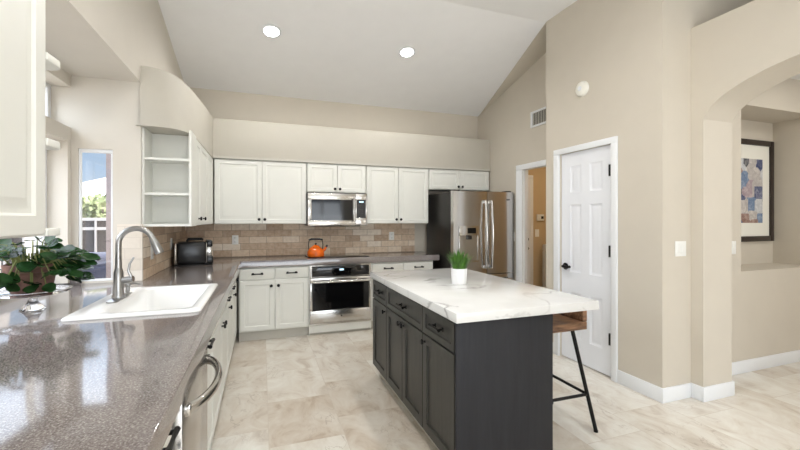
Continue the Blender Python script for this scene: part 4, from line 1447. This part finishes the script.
plate('wall_switch', 'small white switch on the wall beyond the arch left of the niche', (3.945, NY, 1.13), (1, 0, 0), (0, -1, 0), 'switch', 'light switch')
plate('wall_switch', 'switch below the thermostat in the hall', (4.01, 4.95, 1.17), (1, 0, 0), (0, -1, 0), 'switch', 'light switch')
t = thing('thermostat', 'white thermostat on the warm hall wall', 'thermostat', (4.06, 4.95, 1.42))
B('case', M['plastic'], t, (4.00, 4.13, 4.925, 4.949, 1.36, 1.46), bev=0.006)
B('display', M['darkgrey'], t, (4.07, 4.115, 4.923, 4.9245, 1.39, 1.43))
t = thing('washing_machine', 'white washing machine partly seen through the hall doorway', 'washing machine', (4.4, 4.5, 0))
B('body', M['whitebox'], t, (4.05, 4.72, 4.25, 4.88, 0.0, 0.90), bev=0.015)
B('control_panel', M['whitebox'], t, (4.05, 4.72, 4.72, 4.88, 0.901, 1.0), bev=0.015)
B('lid', M['whitebox'], t, (4.10, 4.67, 4.30, 4.70, 0.901, 0.915), bev=0.005)
t = thing('air_vent', 'white return air grille high on the tan wall', 'air vent', (XR, 3.83, 2.6))
B('frame', M['trim'], t, (XR - 0.012, XR - 0.0005, 3.97, 4.008, 2.515, 2.712), (XR - 0.012, XR - 0.0005, 3.50, 3.97, 2.515, 2.540), (XR - 0.012, XR - 0.0005, 3.50, 3.97, 2.687, 2.712), bev=0.002)
B('backing', M['darkvoid'], t, (XR - 0.004, XR - 0.0005, 3.50, 3.97, 2.54, 2.687))
for i in range(16):
    y = 3.51 + i * 0.029
    B('louver', M['darkgrey'] if False else M['kick'], t, (XR - 0.010, XR - 0.0045, y, y + 0.011, 2.541, 2.686))
t = thing('smoke_detector', 'round cream smoke detector high on the pantry wall', 'smoke detector', (XP, 2.86, 2.60))
m = MB()
R = Matrix.Translation((XP - 0.0005, 2.857, 2.605)) @ Matrix.Rotation(-PI / 2, 4, 'Y')
m.lathe([(0, 0), (0.072, 0), (0.072, 0.012), (0.062, 0.03), (0.04, 0.038), (0, 0.04)], 32, R)
m.build('case', M['mat'], t)
m = MB()
m.lathe([(0, 0.0405), (0.024, 0.0405), (0.02, 0.046), (0, 0.047)], 20, R)
m.build('sensor_cap', M['trim'], t)
# picture in the niche
t = thing('framed_picture', 'abstract painting in a dark frame with white mat inside the niche', 'picture', (4.8, ND, 1.68))
ax0, ax1, az0, az1 = 4.40, 5.186, 1.15, 2.215
fwid = 0.055
B('frame', M['frameblack'], t, (ax0, ax0 + fwid, ND - 0.03, ND - 0.001, az0, az1), (ax1 - fwid, ax1, ND - 0.03, ND - 0.001, az0, az1),
  (ax0 + fwid, ax1 - fwid, ND - 0.0298, ND - 0.001, az0, az0 + fwid), (ax0 + fwid, ax1 - fwid, ND - 0.0298, ND - 0.001, az1 - fwid, az1), bev=0.002)
B('mat', M['mat'], t, (ax0 + fwid, ax1 - fwid, ND - 0.012, ND - 0.001, az0 + fwid, az1 - fwid))
B('painting', M['art'], t, (4.58, 5.015, ND - 0.0145, ND - 0.0125, 1.345, 2.015))

# recessed lights
def can(x, y, label):
    z = CEIL if y < 3.37 else 2.98 + 0.26 * (YB - y)
    tilt = 0 if y < 3.37 else -math.atan(0.26)
    t = thing('recessed_light', label, 'ceiling light', (x, y, z), 'recessed ceiling lights')
    T = Matrix.Translation((x, y, z - 0.001)) @ Matrix.Rotation(tilt, 4, 'X') @ Matrix.Rotation(PI, 4, 'X')
    m = MB()
    m.lathe([(0.072, 0.0), (0.098, 0.0), (0.098, 0.006), (0.074, 0.010), (0.072, 0.0)], 32, T)
    m.build('trim_ring', M['trim'], t)
    m = MB()
    m.lathe([(0, 0.001), (0.0715, 0.001), (0.0715, 0.005), (0, 0.007)], 32, T)
    m.build('lens', M['lamp'], t)
    ld = bpy.data.lights.new('lamp', 'SPOT')
    ld.energy = 54
    ld.color = (1.0, 0.985, 0.96)
    ld.spot_size = math.radians(168)
    ld.spot_blend = 0.8
    ld.shadow_soft_size = 0.07
    lo = bpy.data.objects.new('lamp', ld)
    COL.objects.link(lo)
    lo.parent = t
    lo.location = (0, 0, -0.03)
can(0.09, 4.12, 'round recessed light above the inner corner, left of the two')
can(1.55, 4.12, 'round recessed light above the island end, right of the two')
for i, (x, y) in enumerate([(0.09, 1.9), (1.55, 1.9), (0.09, -0.4), (1.55, -1.9)]):  # out-of-view cans added as extra fill for the room
    can(x, y, ['added recessed fill light over the sink side, above the island', 'added recessed fill light over the pantry side of the island', 'added recessed fill light behind the viewer on the sink side', 'added recessed fill light behind the viewer on the pantry side'][i])
